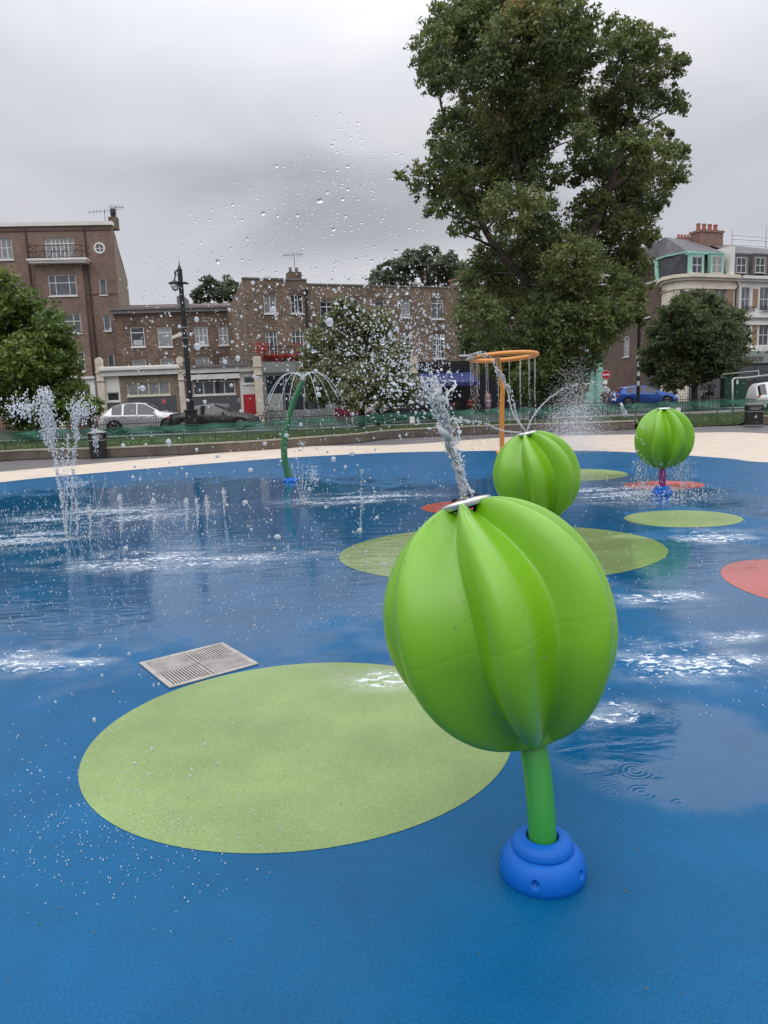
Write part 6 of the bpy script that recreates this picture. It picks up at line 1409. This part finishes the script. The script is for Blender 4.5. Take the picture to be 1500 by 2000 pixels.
# --- the main jet
def jet_path(px, D, sub=8): return smooth_curve([at_depth(x, y, d) for (x, y), d in zip(px, D)], sub)
def stream(name, label, pts, r0, r1, m, solid=.5, nd_=120, jit=1.0, group='water jets', cat='water jet', tubes=1, rd=.9):
    """a water jet: wobbly solid core that breaks into drops along a path"""
    k = len(pts); o0 = Vector(pts[0]); t = thing(name, label, cat, o0, 0, group); P = np.array([tuple(Vector(p)-o0) for p in pts])
    ns = max(3, int(k*solid)); mb = MB()
    for q in range(tubes):
        ph = random.random()*9; core = []; rad = []
        for i in range(ns*4):
            f = i/(ns*4-1)*(ns-1); a = int(min(ns-2, f)); p = P[a]*(1-(f-a)) + P[a+1]*(f-a); w_ = (r0+(r1-r0)*f/max(1,k-1))
            core.append(Vector(p) + Vector((math.sin(i*.9+ph), math.cos(i*.7+ph*2), 0))*w_*(.35 if tubes == 1 else 1.0)*min(1,f/3)); rad.append(w_*(1+.35*math.sin(i*1.9+ph)+.2*random.random())*(.9 if tubes == 1 else .5)*(1-.7*(i/(ns*4-1))**3))
        mb.tube(core, rad, 7)
    mb.build('core', m, t, smooth=True)
    f = (rng.random(nd_)**.8*(1-solid*.55)+solid*.55)*(k-1.001); a = f.astype(int); fr = (f-a)[:,None]; C = P[a]*(1-fr)+P[a+1]*fr
    w_ = r0+(r1-r0)*f/(k-1); C = C + rng.normal(0,1,(nd_,3))*w_[:,None]*jit; tg = P[np.minimum(a+1,k-1)]-P[a]; tg /= np.maximum(1e-6,np.linalg.norm(tg,axis=1))[:,None]
    drops('drops', C, w_*rd*rng.uniform(.35,.9,nd_), m, tg*rng.uniform(.2,1.5,(nd_,1)), 1, t); return t
T1 = np.array(top1); 
D0 = (top1 - cam_pos).dot(fw)
pts = smooth_curve([top1, at_depth(893,915,D0-.02), at_depth(876,865,D0-.05), at_depth(866,815,D0-.08), at_depth(858,780,D0-.1), at_depth(848,735,D0-.12)], 9)
W_jet = water_mat('jet_water', .66, .04, (.97,.98,.99))
def ragged_jet(label, pts, wid, n_str, n_core, m):
    """torn column of water: fine ribbons and streaks thrown along a path that widens upwards"""
    o0 = Vector(pts[0]); t = thing('water_jet', label, 'water jet', o0, 0, 'water jets'); P = np.array([tuple(Vector(p)-o0) for p in pts]); k = len(P)
    W_ = np.interp(np.linspace(0,1,k), [0,.3,.6,1], wid); mb = MB()
    side = np.array(tuple(rt)); dep = np.array(tuple(fw))
    for q in range(n_core):
        a0 = random.random()**1.6*(k-8); ln_ = random.uniform(4, 12); ph = random.random()*9; o_s = random.gauss(0,.5); o_d = random.gauss(0,.5); S = []; rr_ = []
        for i in range(12):
            f_ = min(k-1.001, a0+ln_*i/11); a = int(f_); p = P[a]*(1-(f_-a))+P[a+1]*(f_-a); w_ = W_[a]
            p = p + side*w_*(o_s + .45*math.sin(f_*.55+ph)) + dep*w_*(o_d + .4*math.cos(f_*.5+ph)); S.append(p + rng.normal(0,w_*.06,3)); rr_.append((.0012+w_*.11)*math.sin(math.pi*(i+.6)/12.2)*random.uniform(.5,1.3))
        mb.tube(S, rr_, 6)
    mb.build('ribbons', m, t, smooth=True)
    f_ = rng.random(n_str)**.85*(k-1.001); a = f_.astype(int); fr = (f_-a)[:,None]; C = P[a]*(1-fr)+P[a+1]*fr; w_ = W_[a]
    C = C + side[None]*(rng.normal(0,.62,n_str)*w_)[:,None] + dep[None]*(rng.normal(0,.55,n_str)*w_)[:,None]; C[:,2] += rng.normal(0,.4,n_str)*w_
    tg = P[a+1]-P[a]; tg /= np.linalg.norm(tg,axis=1)[:,None]; tg = tg + rng.normal(0,.45,(n_str,3))
    drops('drops', C, rng.lognormal(0,.45,n_str)*.0021, m, tg*rng.uniform(.3,3.2,(n_str,1))*(1.2-f_/k)[:,None], 1, t); return t
ragged_jet('thick white torn jet bursting from the top of the nearest pod', pts, [.007,.010,.020,.058], 1000, 44, W_jet)
pts = smooth_curve([top1+Vector((.04,0,0)), at_depth(908,935,D0), at_depth(896,880,D0), at_depth(885,815,D0)], 10)
ragged_jet('thin side stream beside the thick jet on the nearest pod', pts, [.003,.005,.010,.03], 160, 10, W_froth)
pts = smooth_curve([at_depth(862,800,D0-.1), at_depth(830,790,D0-.15), at_depth(800,772,D0-.2), at_depth(770,765,D0-.25), at_depth(742,770,D0-.3)], 8)
C = np.array([tuple(p) for p in pts]); C = np.repeat(C, 3, 0) + rng.normal(0,.035,(len(C)*3,3)); stuff(drops('water_drops', C, rng.lognormal(0,.5,len(C))*.0018, W_froth, [-1,0,.4], 1), 'torn shreds of water thrown leftwards off the main jet', 'water drops')
# --- thin streams from the middle pod
D2 = (top2 - cam_pos).dot(fw)
for lab, pl in (('long stream arching up and left from the middle pod towards the orange ring', [(1003,810),(990,760),(972,722),(955,698),(935,690),(915,700)]), ('short steep stream just right of the long arching one on the middle pod', [(1010,815),(1000,775),(985,742),(970,722)]),
                ('stream from the middle pod curving up to the right', [(1040,815),(1068,782),(1100,760),(1132,750),(1168,752),(1200,775),(1222,812)]), ('low stream from the middle pod curving away to the left', [(985,842),(950,829),(915,822),(880,822),(850,834)])):
    pts = smooth_curve([top2] + [at_depth(x,y,D2) for x,y in pl], 8); stream('water_jet', lab, pts, .006, .013, W_mid, .42, 90, .9, rd=1.0)
# --- jets out of the floor
def ground_jet(label, bx, by, tops, D_extra=0, r=.008, nd_=70, m=None, spread=1.2, cloud=None):
    b = G(bx, by); Db = (b - cam_pos).dot(fw)
    t = thing('water_jet', label, 'water jet', b, 0, 'jets rising from the blue floor')
    mb = MB(); C = []
    for (tx, ty) in tops:
        tp = at_depth(tx, ty, Db) - b
        P = [tp*f + Vector((0,0,0)) for f in np.linspace(0,1,9)]; n2 = int(len(P)*.7); mb.tube(P[:n2], [r*.24*(1-.5*i/n2) for i in range(n2)], 5)
        f = rng.random(nd_)**.7; q = np.outer(f, np.array(tp)) + rng.normal(0,1,(nd_,3))*r*spread*(.15+.7*f[:,None]); C.append(q)
    mb.build('stream', W_mid, t, smooth=True); C = np.concatenate(C)
    if cloud:
        for cx, cy, wx, wy, n3 in cloud:
            c0 = at_depth(cx, cy, Db) - b; s = Db/FPX; q = rng.normal(0,.42,(n3,3))*np.array([wx*s, wx*s*.8, wy*s]) + np.array(c0); C = np.concatenate([C, q])
    drops('drops', C, r*rng.uniform(.16,.52,len(C)), m or W_mid, rng.normal(0,.5,(len(C),3))+np.array([0,0,.9]), 1, t); return t
ground_jet('tall cluster of jets at the left with frothy plumes in front of the bay tree', 130, 1052, [(92,800),(100,850),(110,880),(122,870),(133,850)], r=.016, nd_=130, m=W_froth, cloud=[(45,798,46,28,420),(92,815,20,50,620),(88,775,20,20,220),(97,850,16,36,260)])
ground_jet('tall thin jet just right of the left cluster ending in a small plume', 137, 1048, [(148,850),(143,880)], r=.015, nd_=150, m=W_froth, cloud=[(158,800,30,28,420),(148,830,8,34,200),(185,850,6,40,120)])
for i, (bx, by, ty, wx) in enumerate([(151,1048,978,3),(176,1056,990,6),(236,1054,968,5),(301,1048,973,6),(365,1040,975,4),(386,1040,973,3),(405,1030,972,4),(438,1010,957,5)]):
    nm = ['first small bubbling jet right of the tall left cluster','second small frothy jet right of the tall left cluster','small bubbling jet below the beige strip and left bin','small bubbling jet below the left end of the silver car','small jet below the lamp post, left of a close pair','small jet below the lamp post, right of a close pair','short jet below the black saloon car','short jet below the red door'][i]
    ground_jet(nm, bx, by, [(bx-2,ty),(bx+1,ty+12)], r=.013, nd_=60, m=W_froth, cloud=[(bx-2,ty+8,wx,11,90)])
ground_jet('pair of thin jets forming a V behind the small left jets', 190, 1000, [(180,930),(208,928)], r=.010, nd_=60, m=W_mid)
ground_jet('fan shaped jet just right of the bent green pipe', 590, 988, [(570,905),(580,895),(592,900),(603,910),(614,915),(622,935)], r=.012, nd_=50, m=W_froth, cloud=[(612,930,14,26,130),(590,870,7,16,50)])
ground_jet('thin beaded vertical jet left of the second green circle', 704, 1057, [(707,915),(705,960)], r=.011, nd_=50, m=W_mid, cloud=[(706,922,4,6,16),(707,985,4,16,36),(698,1040,8,8,20)])
ground_jet('low splash crown at the far left of the pad', 150, 955, [(140,935),(160,935),(150,930),(128,940),(172,940)], r=.014, nd_=40, m=W_froth, cloud=[(150,945,30,9,120)])
# --- curtain from the ring
t = thing('ring_shower', 'thin vertical threads of water falling from the orange ring', 'water curtain', tuple(RINGW[0]))
for i in range(2, 70, 4):
    p = RINGW[i]; C = []; z = p.z - .08
    mb = MB(); q = p - RINGW[0]; h = random.uniform(.5,1.3); mb.tube([q+Vector((0,0,-.05)), q+Vector((0,0,-.05-h))], .0045, 5)
    o_ = mb.build('thread', W_mid, t, smooth=True)
    n3 = 26; zz_ = rng.uniform(.4, 2.3, n3); C = np.array(q)[None] + np.stack([rng.normal(0,.008,n3), rng.normal(0,.008,n3), -zz_], 1)
    drops('drops', C, rng.uniform(.004,.008,n3), W_mid, [0,0,2.2], 1, t)
# --- umbrella arcs from the bent pipe
t = thing('umbrella_spray', 'ring of thin arching jets spraying from the tip of the bent pipe', 'water jet', TIP)
for k in range(9):
    a = 2*math.pi*k/9 + .25; d = Vector((math.cos(a), math.sin(a), 0)); P = [d*(.02+.72*f) + Vector((0,0,.07 + .62*f - 1.02*f*f)) for f in np.linspace(0,1.05,16)]
    mb = MB(); mb.tube(P, [.0065*(1-.25*i/15) for i in range(16)], 6); mb.build('arc', W_froth, t, smooth=True)
    n3 = 16; f = rng.uniform(1.05,1.5,n3); C = np.stack([d.x*(.02+.72*f), d.y*(.02+.72*f), .07+.62*f-1.02*f*f], 1)+rng.normal(0,.012,(n3,3)); drops('drops', C, rng.uniform(.004,.009,n3), W_mid, [0,0,1.0], 1, t)
# --- mist column in front of the far wall
n_ = 15000; mb_ = G(1122, 884); u = np.abs(rng.normal(0,.42,n_)); u = u[u<1.15]; n_ = len(u); C = np.stack([mb_.x + rng.normal(0,1,n_)*(.50-.26*u) , mb_.y + rng.normal(0,.35,n_), u*2.05], 1)
stuff(drops('water_mist', C, rng.uniform(.0028,.0062,n_), water_mat('mist_white', .95, .2, (.97,.97,.98)), None, 1), 'pale column of fine mist rising in front of the far wall', 'mist')
# --- water running off the farthest pod
c = np.array(pod3.location); n_ = 620; a = rng.random(n_)*2*math.pi; rad = rng.uniform(.22,.44,n_)+.06*rng.random(n_); z = rng.random(n_)**.8*.52
C = np.stack([c[0]+rad*np.cos(a), c[1]+rad*np.sin(a), z], 1); stuff(drops('water_curtain', C, rng.uniform(.0022,.0052,n_), W_mid, [0,0,4.5], 1), 'ragged curtain of water falling from under the farthest pod', 'water curtain')
n_ = 500; a = rng.random(n_)*2*math.pi; rad = rng.uniform(.12,.9,n_); C = np.stack([c[0]+rad*np.cos(a), c[1]+rad*np.sin(a), np.abs(rng.normal(0,.05,n_))], 1); stuff(drops('splash', C, rng.uniform(.003,.008,n_), W_froth, [0,0,.6], 1), 'low splashing froth around the foot of the farthest pod', 'splash')
n_ = 26; C = np.array([tuple(at_depth(1236+ (i%7)*3.5+rng.normal(0,2.5), 812+i*4.3, 10.3)) for i in range(n_)]); stuff(drops('water_drops', C, rng.uniform(.004,.011,n_), W_mid, [0,0,.6], 2), 'chain of drops falling past the left side of the farthest pod', 'water drops')
# --- rain of small splashes all over the wet floor
n_ = 3400; X = np.concatenate([rng.uniform(-40,900,1500), rng.normal(180,150,1000), rng.uniform(900,1560,500), rng.normal(230,150,400)]); Yp = np.concatenate([rng.uniform(915,1240,1500), rng.normal(1030,38,1000), rng.uniform(930,1400,500), rng.normal(1620,70,400)])
k = (Yp > 905); X, Yp = X[k], Yp[k]; g = np.array([tuple(G(x,y,.004)) for x,y in zip(X,Yp)]); Dg = np.array([p[1] for p in g]); n_ = len(g)
stuff(drops('splash', g, (.0012+.00045*Dg)*rng.uniform(.4,1.1,n_), W_froth, [0,0,.8], 1), 'tiny splashes dotted over the wet floor', 'splash')
# leaves and grit lying on the paving and floor
K = 160; X = rng.uniform(0,1500,K); Yp = np.where(rng.random(K)<.6, rng.uniform(880,940,K), rng.uniform(1300,1950,K)); g = np.array([tuple(G(x,y,.006)) for x,y in zip(X,Yp)])
V, Fq = leaf_quads(g, (.004+.0011*g[:,1])*rng.uniform(.6,1.2,K), K); V[:,2] = .006 + (V[:,2]-.006)*.12; np_mesh('fallen_leaves', V, Fq, L_dark, attr=rng.uniform(.75,1,K)); stuff(bpy.data.objects['fallen_leaves'], 'small dead leaves and grit scattered on the floor and paving', 'leaf litter')
bpy.context.view_layer.update()
